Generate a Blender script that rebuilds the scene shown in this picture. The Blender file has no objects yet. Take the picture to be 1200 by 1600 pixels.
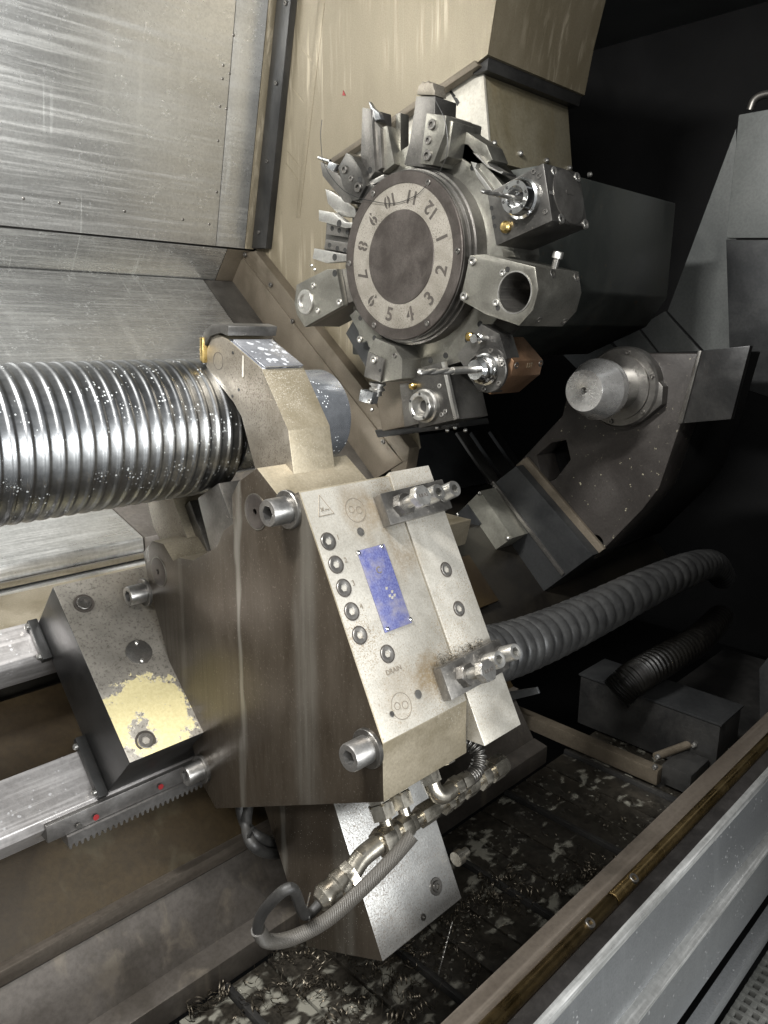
import bpy, bmesh, math, random
from mathutils import Vector, Matrix
random.seed(7)
R_ = math.radians
scene = bpy.context.scene
COL = scene.collection

# ------------------------------------------------------------------ camera
CAM = Vector((0, 0, 1.6)); YAW, PITCH, ROLL, FPX = R_(44.9), R_(13.5), R_(0.4), 1175.0
fw = Vector((math.sin(YAW)*math.cos(PITCH), math.cos(YAW)*math.cos(PITCH), -math.sin(PITCH)))
r0 = Vector((math.cos(YAW), -math.sin(YAW), 0)); u0 = r0.cross(fw)
RT = r0*math.cos(ROLL) + u0*math.sin(ROLL); UP = -r0*math.sin(ROLL) + u0*math.cos(ROLL)
cam = bpy.data.cameras.new('camera'); cam_o = bpy.data.objects.new('camera', cam); COL.objects.link(cam_o)
cam_o.matrix_world = Matrix(((RT.x, UP.x, -fw.x, CAM.x), (RT.y, UP.y, -fw.y, CAM.y), (RT.z, UP.z, -fw.z, CAM.z), (0, 0, 0, 1)))
cam.sensor_fit = 'VERTICAL'; cam.sensor_height = 32; cam.lens = 32*FPX/1600
cam.clip_start = 0.02; cam.clip_end = 100
scene.camera = cam_o

# ------------------------------------------------------------------ world, lamps, exposure
world = bpy.data.worlds.new('World'); scene.world = world; world.use_nodes = True
bg = world.node_tree.nodes['Background']; bg.inputs[0].default_value = (0.93, 0.97, 1.0, 1); bg.inputs[1].default_value = 0.27

def area(name, loc, target, sx, sy, power, col=(1, 1, 1), spread=180):
    l = bpy.data.lights.new(name, 'AREA'); l.shape = 'RECTANGLE'; l.size = sx; l.size_y = sy; l.energy = power; l.color = col
    l.spread = R_(spread)
    o = bpy.data.objects.new(name, l); COL.objects.link(o); o.location = loc
    o.rotation_euler = (Vector(target)-Vector(loc)).to_track_quat('-Z', 'Y').to_euler()
    return o
area('workshop_window', (0.4, -2.7, 1.62), (0.6, 1.0, 1.45), 2.8, 0.8, 150, (0.97, 0.99, 1.0))
area('workshop_ceiling_light', (-1.3, -1.0, 3.1), (0.5, 0.8, 1.2), 1.2, 0.25, 50, (1.0, 0.98, 0.95))
area('machine_lamp', (-0.45, 0.75, 2.9), (0.7, 1.6, 1.5), 0.6, 0.10, 95, (1.0, 0.99, 0.97))

scene.view_settings.view_transform = 'Standard'; scene.view_settings.look = 'None'
scene.view_settings.exposure = 0.55; scene.view_settings.gamma = 1.0
scene.view_settings.use_curve_mapping = False

# ------------------------------------------------------------------ pixel helpers (photograph pixels -> rays)
def ray(x, y): return RT*((x-600)/FPX) - UP*((y-800)/FPX) + fw
def onx(x, y, c): d = ray(x, y); return CAM + d*((c-CAM.x)/d.x)
def ony(x, y, c): d = ray(x, y); return CAM + d*((c-CAM.y)/d.y)
def onz(x, y, c): d = ray(x, y); return CAM + d*((c-CAM.z)/d.z)
def onpl(x, y, p, n): d = ray(x, y); n = Vector(n); return CAM + d*(n.dot(Vector(p)-CAM)/n.dot(d))
def dep(x, y, t): return CAM + ray(x, y)*t
def yz(pts, c): return [(p.y, p.z) for p in (onx(a, b, c) for a, b in pts)]
def xat(px, y, z):
    lo, hi = -1.0, 20.0
    for _ in range(60):
        m = (lo+hi)/2; v = Vector((m, y, z))-CAM; q = v.dot(fw)
        val = 600+FPX*v.dot(RT)/q if q > 0.01 else -1e9
        if val < px: lo = m
        else: hi = m
    return lo
SP = (0.99, 1.46)                                     # the spindle axis (y, z), along X
A62 = R_(62); E1 = (math.cos(A62), math.sin(A62)); E2 = (-E1[1], E1[0])
def L(x, u, v): return Vector((x, SP[0]+u*E1[0]+v*E2[0], SP[1]+u*E1[1]+v*E2[1]))   # steady rest frame
def Lyz(pts): return [(SP[0]+u*E1[0]+v*E2[0], SP[1]+u*E1[1]+v*E2[1]) for u, v in pts]
A44 = R_(44); EU = (math.cos(A44), math.sin(A44)); EN = (-EU[1], EU[0])
def B(x, u, n): return Vector((x, SP[0]+u*EU[0]+n*EN[0], SP[1]+u*EU[1]+n*EN[1]))   # slant bed frame
def Byz(pts): return [(SP[0]+u*EU[0]+n*EN[0], SP[1]+u*EU[1]+n*EN[1]) for u, n in pts]
vE2 = Vector((0, E2[0], E2[1])); vE1 = Vector((0, E1[0], E1[1])); vN = Vector((0, EN[0], EN[1])); VX = Vector((1, 0, 0))

# ------------------------------------------------------------------ materials
class NT:
    def __init__(s, name):
        s.m = bpy.data.materials.new(name); s.m.use_nodes = True; s.t = s.m.node_tree; s.n = s.t.nodes
        s.b = s.n['Principled BSDF']
        g = s.n.new('ShaderNodeNewGeometry'); s.pos = g.outputs['Position']; s.nor = g.outputs['Normal']
    def link(s, a, b): s.t.links.new(a, b)
    def val(s, sock, v):
        if hasattr(v, 'is_linked') or isinstance(v, bpy.types.NodeSocket): s.link(v, sock)
        else: sock.default_value = v
    def map(s, scale, rot=(0, 0, 0), loc=(0, 0, 0)):
        n = s.n.new('ShaderNodeMapping'); s.link(s.pos, n.inputs['Vector'])
        n.inputs['Scale'].default_value = scale; n.inputs['Rotation'].default_value = rot; n.inputs['Location'].default_value = loc
        return n.outputs[0]
    def noise(s, vec, scale, detail=4, rough=0.6, dist=0):
        n = s.n.new('ShaderNodeTexNoise'); s.link(vec, n.inputs['Vector']); n.inputs['Scale'].default_value = scale
        n.inputs['Detail'].default_value = detail; n.inputs['Roughness'].default_value = rough; n.inputs['Distortion'].default_value = dist
        return n.outputs['Fac']
    def voro(s, vec, scale, out='Distance', feature='F1'):
        n = s.n.new('ShaderNodeTexVoronoi'); n.feature = feature; s.link(vec, n.inputs['Vector']); n.inputs['Scale'].default_value = scale
        return n.outputs
    def ramp(s, f, lo, hi, a=0.0, b=1.0):
        n = s.n.new('ShaderNodeMapRange'); n.interpolation_type = 'SMOOTHSTEP'; s.link(f, n.inputs[0])
        for i, v in zip((1, 2, 3, 4), (lo, hi, a, b)): n.inputs[i].default_value = v
        return n.outputs[0]
    def mix(s, f, a, b):
        n = s.n.new('ShaderNodeMix'); n.data_type = 'RGBA'; s.val(n.inputs[0], f)
        for i, v in ((6, a), (7, b)):
            if isinstance(v, tuple): n.inputs[i].default_value = (*v[:3], 1)
            else: s.link(v, n.inputs[i])
        return n.outputs[2]
    def math(s, op, a, b=0.0, c=None):
        n = s.n.new('ShaderNodeMath'); n.operation = op; s.val(n.inputs[0], a); s.val(n.inputs[1], b)
        if c is not None: s.val(n.inputs[2], c)
        return n.outputs[0]
    def bump(s, h, strength, dist=0.001):
        n = s.n.new('ShaderNodeBump'); n.inputs['Strength'].default_value = strength; n.inputs['Distance'].default_value = dist
        s.link(h, n.inputs['Height']); s.link(n.outputs[0], s.b.inputs['Normal']); return n
    def done(s, col, rough, metal):
        s.val(s.b.inputs['Base Color'], col if not isinstance(col, tuple) else (*col, 1))
        s.val(s.b.inputs['Roughness'], rough); s.val(s.b.inputs['Metallic'], metal)
        return s.m

def surf(name, c1, c2, metal=0.8, r=(0.3, 0.5), scale=6.0, stretch=(1, 1, 1), speck=None, streak=None, drops=None, bump=0.15, fine=120, chips=None, scratch=None):
    """worn workshop metal: two tones, grain, optional specks, run-down streaks, coolant droplets, paint islands"""
    k = NT(name)
    base = k.noise(k.map(stretch), scale, 6, 0.65, 0.4)
    f = k.ramp(base, 0.3, 0.7)
    col = k.mix(f, c1, c2)
    rough = k.ramp(base, 0.25, 0.75, r[0], r[1])
    g = k.noise(k.pos, fine, 3, 0.7)
    col = k.mix(k.ramp(g, 0.3, 0.75, 0.0, 0.35), col, tuple(0.45*v for v in c1))
    h = g
    if streak:                                         # (frequency, colour, amount)
        sm = (1, 0.04, 0.04) if len(streak) > 3 else (1, 1, 0.06)
        st = k.noise(k.map(sm), streak[0], 5, 0.6, 0.3)
        m = k.ramp(st, 0.5, 0.68, 0, streak[2])
        brk = k.ramp(k.noise(k.pos, 3.0, 2), 0.35, 0.6)
        m = k.math('MULTIPLY', m, brk)
        col = k.mix(m, col, streak[1])
        if len(streak) > 3:                            # thin milky runs
            dr = k.noise(k.map((1, 0.02, 0.02)), 75, 1, 0.5, 0.25)
            m2 = k.math('MULTIPLY', k.ramp(dr, 0.665, 0.70, 0, 0.75), k.ramp(k.noise(k.pos, 2.3, 2), 0.45, 0.58))
            m2 = k.math('MULTIPLY', m2, k.ramp(k.noise(k.map((1, 0.3, 0.3)), 22, 2), 0.35, 0.55, 0.25, 1))
            col = k.mix(m2, col, (0.66, 0.67, 0.65)); rough = k.math('ADD', rough, k.math('MULTIPLY', m2, 0.15))
    if scratch:                                        # (frequency, amount) long fine lines along X
        sc = k.noise(k.map((0.03, 1, 1)), scratch[0], 3, 0.7)
        col = k.mix(k.ramp(sc, 0.45, 0.7, 0, scratch[1]), col, tuple(min(1, 1.5*v) for v in c2))
        rough = k.math('ADD', rough, k.ramp(sc, 0.4, 0.7, -0.06, 0.1))
    if speck:                                          # (scale, threshold, colour)
        s1 = k.noise(k.pos, speck[0], 4, 0.75)
        big = k.noise(k.map((1, 1, 1), loc=(3, 1, 7)), 9, 3)
        s2 = k.math('ADD', s1, k.ramp(big, 0.2, 0.8, -0.08, 0.1))
        col = k.mix(k.ramp(s2, speck[1], speck[1]+0.07, 0, 0.9), col, speck[2])
        rough = k.math('ADD', rough, k.ramp(s2, speck[1], speck[1]+0.07, 0, 0.2))
    met = metal
    if chips:                                          # (scale, threshold, colour)
        c = k.noise(k.pos, chips[0], 8, 0.7)
        m = k.ramp(c, chips[1], chips[1]+0.02)
        col = k.mix(m, col, chips[2]); rough = k.math('ADD', rough, k.math('MULTIPLY', m, 0.25))
        met = k.math('MULTIPLY', metal, k.math('SUBTRACT', 1.0, m))
        h = k.math('ADD', h, m)
    if drops:                                          # (scale, size, colour, strength)
        v = k.voro(k.map((1, 1, 1), loc=(1.3, 0.2, 4)), drops[0])
        sz = k.math('MULTIPLY', k.ramp(k.noise(k.pos, drops[0]*0.10, 3), 0.36, 0.66, 0.0, 1.0), drops[1])
        n = k.n.new('ShaderNodeSeparateColor'); k.link(v['Color'], n.inputs[0])
        sz = k.math('MULTIPLY', sz, k.ramp(n.outputs[0], 0.2, 1.0))
        d = k.math('SUBTRACT', sz, v['Distance'])
        m = k.ramp(d, 0.0, 0.12)
        col = k.mix(k.math('MULTIPLY', m, drops[3]), col, drops[2])
        h = k.math('ADD', k.math('MULTIPLY', g, 0.3), k.math('MULTIPLY', m, 1.0))
        met = k.math('MULTIPLY', met, k.math('SUBTRACT', 1.0, k.math('MULTIPLY', m, drops[3])))
        rough = k.mix_f(m, rough, 0.12) if hasattr(k, 'mix_f') else k.math('MULTIPLY', rough, k.math('SUBTRACT', 1.0, k.math('MULTIPLY', m, 0.6)))
    k.bump(h, bump, 0.0015)
    return k.done(col, rough, met)

MAT = {}
MILK = (0.62, 0.64, 0.62)
MAT['sheet'] = surf('stainless_cover_sheet', (0.5, 0.5, 0.485), (0.62, 0.62, 0.6), 0.85, (0.34, 0.40), 3.5, (0.25, 1, 1), streak=(26, (0.66, 0.66, 0.63), 0.4, 's'), drops=(140, 0.5, MILK, 0.22), bump=0.10, scratch=(70, 0.10))
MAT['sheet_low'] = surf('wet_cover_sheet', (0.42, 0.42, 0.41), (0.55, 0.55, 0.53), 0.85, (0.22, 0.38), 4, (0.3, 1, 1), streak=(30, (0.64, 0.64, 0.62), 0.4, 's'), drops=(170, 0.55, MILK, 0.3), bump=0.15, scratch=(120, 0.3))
MAT['beige'] = surf('beige_grimy_cover', (0.135, 0.113, 0.073), (0.22, 0.19, 0.135), 0.35, (0.32, 0.5), 2.6, (1, 1, 0.35), streak=(42, (0.42, 0.37, 0.28), 0.6), bump=0.08, fine=260)
MAT['beige_dark'] = surf('brown_grimy_bar', (0.085, 0.07, 0.05), (0.155, 0.13, 0.098), 0.45, (0.35, 0.55), 5, bump=0.1, fine=200)
MAT['pale_cover'] = surf('pale_inner_cover', (0.33, 0.31, 0.26), (0.44, 0.42, 0.365), 0.3, (0.28, 0.42), 3, (1, 1, 0.4), streak=(18, (0.26, 0.22, 0.15), 0.6), bump=0.06)
MAT['inner_cover'] = surf('olive_inner_cover', (0.135, 0.113, 0.066), (0.24, 0.22, 0.165), 0.4, (0.3, 0.45), 3, (1, 1, 0.6), streak=(16, (0.16, 0.12, 0.06), 0.5), bump=0.06)
MAT['black'] = surf('black_oily_steel', (0.012, 0.012, 0.012), (0.03, 0.029, 0.027), 0.3, (0.3, 0.5), 6, bump=0.15)
MAT['void'] = surf('unlit_black_sheet', (0.006, 0.006, 0.006), (0.011, 0.011, 0.011), 0.0, (0.6, 0.8), 3, bump=0.05)  # near-black colour stands in for the lack of light
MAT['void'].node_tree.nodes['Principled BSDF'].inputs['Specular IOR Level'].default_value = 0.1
MAT['brown_plate'] = surf('oil_browned_steel', (0.062, 0.043, 0.025), (0.115, 0.09, 0.066), 0.75, (0.36, 0.52), 5, (1, 1, 0.3), streak=(30, (0.26, 0.235, 0.20), 0.55), drops=(230, 0.42, (0.5, 0.48, 0.42), 0.5), bump=0.12, fine=300)
def mat_brown():
    k = NT('oil_browned_steel')
    base = k.noise(k.map((1, 1, 0.35)), 7, 6, 0.65, 0.5); g = k.noise(k.pos, 340, 3, 0.7)
    col = k.mix(k.ramp(base, 0.3, 0.72), (0.040, 0.030, 0.020), (0.080, 0.066, 0.050))
    sx = k.n.new('ShaderNodeSeparateXYZ'); k.link(k.pos, sx.inputs[0])
    wob = k.math('ADD', sx.outputs[1], k.ramp(k.noise(k.map((1, 1, 0.25)), 14, 3), 0.3, 0.7, -0.010, 0.010))
    fineS = k.noise(k.map((1, 1, 0.05)), 60, 4)
    for yc, w, a in ((onx(378, 1050, 0.54).y, 0.010, 0.75), (onx(285, 1000, 0.54).y, 0.012, 0.3), (onx(480, 880, 0.54).y, 0.035, 0.5)):
        d = k.math('ABSOLUTE', k.math('SUBTRACT', wob, yc))
        m = k.math('MULTIPLY', k.ramp(d, w*0.2, w, a, 0), k.ramp(fineS, 0.3, 0.65, 0.35, 1.0))
        col = k.mix(m, col, (0.20, 0.19, 0.165))
    col = k.mix(k.ramp(g, 0.60, 0.70, 0, 0.5), col, (0.20, 0.18, 0.15))
    v = k.voro(k.pos, 260); cs_ = k.n.new('ShaderNodeSeparateColor'); k.link(v['Color'], cs_.inputs[0])
    m = k.math('MULTIPLY', k.ramp(v['Distance'], 0.10, 0.2, 1, 0), k.ramp(cs_.outputs[0], 0.72, 0.8))
    m = k.math('MULTIPLY', m, k.ramp(k.noise(k.pos, 12, 3), 0.42, 0.6))
    col = k.mix(m, col, (0.45, 0.43, 0.38))
    scr = k.noise(k.map((1, 1, 0.03), rot=(R_(28), 0, 0)), 210, 3, 0.7)
    k.bump(k.math('ADD', k.math('MULTIPLY', g, 0.4), k.math('ADD', m, k.math('MULTIPLY', scr, 0.5))), 0.16, 0.0012)
    return k.done(col, k.math('ADD', k.ramp(base, 0.3, 0.7, 0.28, 0.42), k.ramp(scr, 0.4, 0.7, -0.03, 0.08)), 0.7)
MAT['brown_plate'] = mat_brown()
MAT['bright'] = surf('speckled_machined_face', (0.3, 0.282, 0.242), (0.42, 0.4, 0.355), 0.55, (0.34, 0.5), 9, speck=(520, 0.585, (0.19, 0.15, 0.10)), bump=0.12, fine=420)
def stain_bright():
    m = MAT['bright']; k = NT.__new__(NT); k.m = m; k.t = m.node_tree; k.n = k.t.nodes; k.b = k.n['Principled BSDF']
    k.pos = next(n for n in k.n if n.type == 'NEW_GEOMETRY').outputs['Position']
    src = k.b.inputs['Base Color'].links[0].from_socket
    big = k.noise(k.map((1, 1, 0.5)), 9, 4, 0.6, 0.6); fine = k.noise(k.pos, 260, 3, 0.7); col = src
    for px, py, r, a in ((612, 800, 0.035, 0.9), (640, 870, 0.05, 0.75), (680, 1060, 0.03, 0.9), (560, 800, 0.04, 0.5), (625, 1085, 0.05, 0.35)):
        d = k.n.new('ShaderNodeVectorMath'); d.operation = 'DISTANCE'; k.link(k.pos, d.inputs[0]); d.inputs[1].default_value = onpl(px, py, L(0, 0, 0.249), vE2)
        q = k.math('ADD', d.outputs['Value'], k.ramp(big, 0.25, 0.75, -0.03, 0.03))
        f = k.math('MULTIPLY', k.ramp(q, 0.0, r, a, 0), k.ramp(fine, 0.3, 0.62, 0.45, 1.0))
        col = k.mix(f, col, (0.17, 0.125, 0.07))
    k.link(col, k.b.inputs['Base Color'])
stain_bright()
MAT['khaki'] = surf('khaki_stained_steel', (0.19, 0.16, 0.105), (0.29, 0.255, 0.19), 0.55, (0.36, 0.52), 8, speck=(520, 0.63, (0.42, 0.39, 0.33)), bump=0.1, fine=300)
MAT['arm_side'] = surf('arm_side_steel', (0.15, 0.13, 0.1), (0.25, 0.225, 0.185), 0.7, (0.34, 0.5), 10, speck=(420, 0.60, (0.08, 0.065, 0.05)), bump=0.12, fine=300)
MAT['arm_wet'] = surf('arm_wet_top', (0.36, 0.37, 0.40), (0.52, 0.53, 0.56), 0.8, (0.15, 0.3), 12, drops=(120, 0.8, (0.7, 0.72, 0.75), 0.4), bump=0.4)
MAT['grey_speck'] = surf('grey_speckled_block', (0.29, 0.288, 0.278), (0.42, 0.418, 0.4), 0.6, (0.36, 0.5), 8, speck=(430, 0.56, (0.17, 0.15, 0.13)), bump=0.3, fine=300)
MAT['steel'] = surf('worn_steel', (0.33, 0.32, 0.30), (0.50, 0.49, 0.46), 0.92, (0.26, 0.42), 12, bump=0.08, fine=240)
MAT['bolt'] = surf('greyed_bolt_steel', (0.22, 0.215, 0.205), (0.36, 0.35, 0.335), 0.92, (0.28, 0.44), 20, bump=0.08, fine=240)
MAT['steel_dark'] = surf('dark_worn_steel', (0.105, 0.10, 0.092), (0.20, 0.19, 0.175), 0.85, (0.3, 0.46), 9, bump=0.08, fine=240, speck=(150, 0.66, (0.28, 0.26, 0.23)))
MAT['holder'] = surf('blackened_tool_holder', (0.055, 0.053, 0.05), (0.12, 0.115, 0.105), 0.8, (0.26, 0.42), 9, bump=0.06, fine=260, speck=(160, 0.68, (0.22, 0.2, 0.17)))
MAT['holder_lt'] = surf('grey_tool_holder', (0.15, 0.143, 0.123), (0.25, 0.242, 0.212), 0.85, (0.28, 0.44), 9, bump=0.06, fine=260, speck=(190, 0.66, (0.12, 0.11, 0.09)))
MAT['chrome'] = surf('polished_steel', (0.56, 0.56, 0.55), (0.68, 0.68, 0.67), 1.0, (0.10, 0.2), 14, bump=0.02)
MAT['shaft'] = surf('wet_turned_shaft', (0.235, 0.24, 0.245), (0.33, 0.335, 0.335), 1.0, (0.28, 0.38), 14, (0.3, 1, 1), drops=(260, 0.46, (0.55, 0.57, 0.56), 0.7), bump=0.10)
MAT['journal'] = surf('polished_wet_journal', (0.50, 0.53, 0.57), (0.60, 0.62, 0.66), 0.88, (0.18, 0.26), 10, drops=(230, 0.5, (0.7, 0.72, 0.72), 0.8), bump=0.12)
MAT['dial_rim'] = surf('browned_dial_rim', (0.062, 0.053, 0.047), (0.105, 0.092, 0.083), 0.8, (0.36, 0.5), 14, bump=0.05, fine=300)
MAT['dial_ring'] = surf('grained_dial_ring', (0.185, 0.168, 0.14), (0.275, 0.255, 0.22), 0.6, (0.42, 0.58), 14, speck=(300, 0.56, (0.085, 0.075, 0.062)), bump=0.6, fine=320)
MAT['disc'] = surf('turret_disc_steel', (0.12, 0.116, 0.1), (0.2, 0.195, 0.17), 0.85, (0.3, 0.46), 12, bump=0.08, fine=240)
MAT['engrave'] = surf('engraved_recess', (0.035, 0.03, 0.025), (0.06, 0.05, 0.042), 0.3, (0.5, 0.7), 30, bump=0.1)
MAT['etch'] = surf('faint_etched_line', (0.13, 0.11, 0.085), (0.2, 0.17, 0.13), 0.3, (0.5, 0.6), 60, bump=0.05)
MAT['cone'] = surf('turned_cone_steel', (0.50, 0.49, 0.47), (0.70, 0.69, 0.67), 0.8, (0.24, 0.30), 14, bump=0.02)
MAT['bronze'] = surf('bronze_holder', (0.3, 0.175, 0.1), (0.41, 0.25, 0.155), 0.9, (0.28, 0.42), 9, speck=(200, 0.66, (0.12, 0.07, 0.045)), bump=0.08)
MAT['brass'] = surf('brass', (0.48, 0.34, 0.12), (0.58, 0.43, 0.18), 1.0, (0.22, 0.35), 30, bump=0.03)
MAT['casting'] = surf('dark_primed_casting', (0.026, 0.023, 0.021), (0.047, 0.042, 0.038), 0.25, (0.36, 0.55), 6, bump=0.15, fine=160, chips=(60, 0.635, (0.27, 0.25, 0.18)))
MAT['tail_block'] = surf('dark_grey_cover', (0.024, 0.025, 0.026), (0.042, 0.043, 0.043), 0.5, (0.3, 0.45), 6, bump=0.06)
MAT['tail_box'] = surf('grey_green_cover', (0.16, 0.155, 0.13), (0.23, 0.225, 0.19), 0.6, (0.35, 0.5), 8, bump=0.06)
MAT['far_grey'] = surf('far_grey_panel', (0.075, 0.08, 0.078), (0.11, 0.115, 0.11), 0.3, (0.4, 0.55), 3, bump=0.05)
MAT['housing'] = surf('dark_green_housing', (0.026, 0.029, 0.027), (0.055, 0.057, 0.05), 0.35, (0.28, 0.48), 4, (1, 1, 0.5), speck=(60, 0.66, (0.12, 0.08, 0.045)), bump=0.08)
MAT['rubber'] = surf('grey_rubber_sleeve', (0.016, 0.016, 0.016), (0.031, 0.031, 0.03), 0.0, (0.30, 0.48), 20, bump=0.2, fine=220)
MAT['wet_rubber'] = surf('wet_black_rubber', (0.002, 0.0018, 0.0015), (0.005, 0.0045, 0.0035), 0.0, (0.32, 0.5), 20, bump=0.5, fine=120)
MAT['hose'] = surf('black_hose', (0.012, 0.0115, 0.011), (0.025, 0.024, 0.022), 0.0, (0.42, 0.6), 20, bump=0.2)
MAT['fitting'] = surf('nickel_fitting', (0.3, 0.275, 0.225), (0.44, 0.41, 0.35), 0.95, (0.2, 0.36), 26, speck=(300, 0.66, (0.15, 0.12, 0.08)), bump=0.06)
MAT['rail'] = surf('wet_guideway', (0.3, 0.285, 0.275), (0.41, 0.395, 0.385), 0.6, (0.38, 0.5), 6, drops=(170, 0.55, (0.5, 0.5, 0.5), 0.6), bump=0.2, scratch=(140, 0.3))
MAT['rack'] = surf('grey_rack_steel', (0.22, 0.21, 0.20), (0.32, 0.31, 0.30), 0.85, (0.32, 0.46), 10, bump=0.06)
MAT['recess'] = surf('dark_oily_recess', (0.008, 0.007, 0.006), (0.02, 0.017, 0.012), 0.3, (0.3, 0.5), 4, bump=0.12)
MAT['brown_wall'] = surf('brown_oily_wall', (0.016, 0.01, 0.004), (0.04, 0.027, 0.011), 0.1, (0.45, 0.6), 3, streak=(18, (0.06, 0.05, 0.03), 0.5), bump=0.1)  # oily brown, taken darker in place of missing shadow
MAT['ledge'] = surf('grey_wet_ledge', (0.075, 0.066, 0.056), (0.135, 0.122, 0.11), 0.5, (0.32, 0.5), 4, streak=(20, (0.22, 0.19, 0.15), 0.6), bump=0.12)
MAT['beam'] = surf('brown_trough_beam', (0.085, 0.07, 0.056), (0.15, 0.13, 0.108), 0.5, (0.35, 0.5), 4, (0.3, 1, 1), bump=0.08, scratch=(60, 0.25))
MAT['gold_rod'] = surf('bronzed_rod', (0.32, 0.22, 0.095), (0.45, 0.33, 0.16), 1.0, (0.22, 0.34), 12, bump=0.08, speck=(300, 0.68, (0.10, 0.07, 0.035)))
MAT['front_sheet'] = surf('blue_grey_front_sheet', (0.225, 0.232, 0.236), (0.31, 0.318, 0.322), 0.8, (0.28, 0.42), 3, (0.2, 1, 1), streak=(24, (0.36, 0.37, 0.37), 0.2), drops=(150, 0.4, (0.5, 0.5, 0.48), 0.35), speck=(26, 0.66, (0.17, 0.165, 0.155)), bump=0.08, fine=300)
MAT['front_lip'] = surf('bright_front_lip', (0.52, 0.52, 0.5), (0.64, 0.64, 0.62), 0.85, (0.3, 0.42), 8, bump=0.05, scratch=(200, 0.3))
MAT['worn_top'] = surf('scuffed_dark_top', (0.016, 0.0145, 0.0135), (0.035, 0.032, 0.03), 0.6, (0.36, 0.5), 10, bump=0.15)
MAT['grate'] = surf('dark_grating', (0.09, 0.092, 0.085), (0.15, 0.15, 0.14), 0.6, (0.35, 0.5), 10, bump=0.1)
MAT['red'] = surf('red_paint', (0.2, 0.012, 0.014), (0.25, 0.02, 0.022), 0.0, (0.4, 0.5), 20, bump=0.05)
MAT['swarf'] = surf('metal_chip', (0.06, 0.05, 0.035), (0.17, 0.15, 0.12), 1.0, (0.38, 0.55), 30, bump=0.02)
MAT['carbide'] = surf('carbide_insert', (0.30, 0.31, 0.32), (0.42, 0.43, 0.44), 0.9, (0.2, 0.3), 20, bump=0.03)

for q_ in ('hose', 'void', 'wet_rubber', 'tail_block', 'casting', 'brown_wall', 'ledge'):
    MAT[q_].node_tree.nodes['Principled BSDF'].inputs['Specular IOR Level'].default_value = 0.12 if q_ == 'void' else 0.3
def mat_box():                                         # steel block top with a worn island of yellow paint
    k = NT('yellow_painted_block')
    g = k.noise(k.pos, 220, 4, 0.7); base = k.noise(k.pos, 9, 5)
    steel = k.mix(k.ramp(base, 0.3, 0.7), (0.20, 0.185, 0.16), (0.38, 0.355, 0.31))
    steel = k.mix(k.ramp(g, 0.50, 0.66, 0, 0.6), steel, (0.07, 0.06, 0.05))
    sp = k.n.new('ShaderNodeVectorMath'); sp.operation = 'DISTANCE'; k.link(k.pos, sp.inputs[0])
    c = onpl(236, 1118, B(0, 0, -0.289), vN); sp.inputs[1].default_value = c
    edge = k.noise(k.pos, 38, 7, 0.75)
    d = k.math('ADD', sp.outputs['Value'], k.ramp(edge, 0.25, 0.75, -0.024, 0.024))
    m = k.ramp(d, 0.066, 0.069, 1, 0)
    hole = k.n.new('ShaderNodeVectorMath'); hole.operation = 'DISTANCE'; k.link(k.pos, hole.inputs[0])
    hole.inputs[1].default_value = onpl(222, 1140, B(0, 0, -0.285), vN)
    d2 = k.math('ADD', hole.outputs['Value'], k.ramp(edge, 0.25, 0.75, -0.012, 0.02))
    m = k.math('MULTIPLY', m, k.ramp(d2, 0.022, 0.026))
    m = k.math('MULTIPLY', m, k.ramp(k.noise(k.pos, 300, 3), 0.66, 0.70, 1, 0.15))
    col = k.mix(m, steel, k.mix(k.ramp(g, 0.3, 0.7), (0.50, 0.44, 0.24), (0.42, 0.36, 0.185)))
    k.bump(k.math('ADD', m, k.math('MULTIPLY', g, 0.25)), 0.35, 0.0012)
    return k.done(col, k.math('ADD', 0.42, k.math('MULTIPLY', m, 0.2)), k.math('MULTIPLY', 0.7, k.math('SUBTRACT', 1.0, m)))
MAT['yellow_box'] = mat_box()

def mat_nameplate():
    k = NT('blue_nameplate')
    g = k.noise(k.pos, 420, 4, 0.7); b = k.noise(k.pos, 40, 5)
    col = k.mix(k.ramp(g, 0.35, 0.7), (0.042, 0.047, 0.135), (0.095, 0.105, 0.215))
    col = k.mix(k.ramp(b, 0.42, 0.7, 0, 0.75), col, (0.16, 0.15, 0.17))
    k.bump(g, 0.2, 0.0005); return k.done(col, 0.5, 0.2)
MAT['blue'] = mat_nameplate()

def mat_slat():                                        # oily conveyor plates with pools of milky coolant
    k = NT('wet_conveyor_plate')
    g = k.noise(k.pos, 90, 4, 0.7); a = k.noise(k.map((1, 1.5, 1)), 30, 2, 0.4, 0.3); zone = k.noise(k.pos, 3.2, 2)
    col = k.mix(k.ramp(g, 0.3, 0.7), (0.008, 0.007, 0.0055), (0.026, 0.023, 0.018))
    m = k.ramp(k.math('ADD', a, k.ramp(zone, 0.35, 0.65, -0.11, 0.09)), 0.58, 0.72)
    v = k.voro(k.pos, 75); sp = k.ramp(v['Distance'], 0.16, 0.22, 1, 0)
    sp = k.math('MULTIPLY', sp, k.ramp(k.noise(k.pos, 9, 2), 0.45, 0.6))
    m = k.math('MAXIMUM', m, k.math('MULTIPLY', sp, 0.55))
    col = k.mix(m, col, (0.16, 0.155, 0.13))
    k.bump(k.math('ADD', k.math('MULTIPLY', g, 0.5), m), 0.25, 0.002)
    return k.done(col, k.ramp(m, 0, 1, 0.32, 0.1), 0.1)
MAT['slat'] = mat_slat()

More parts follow.
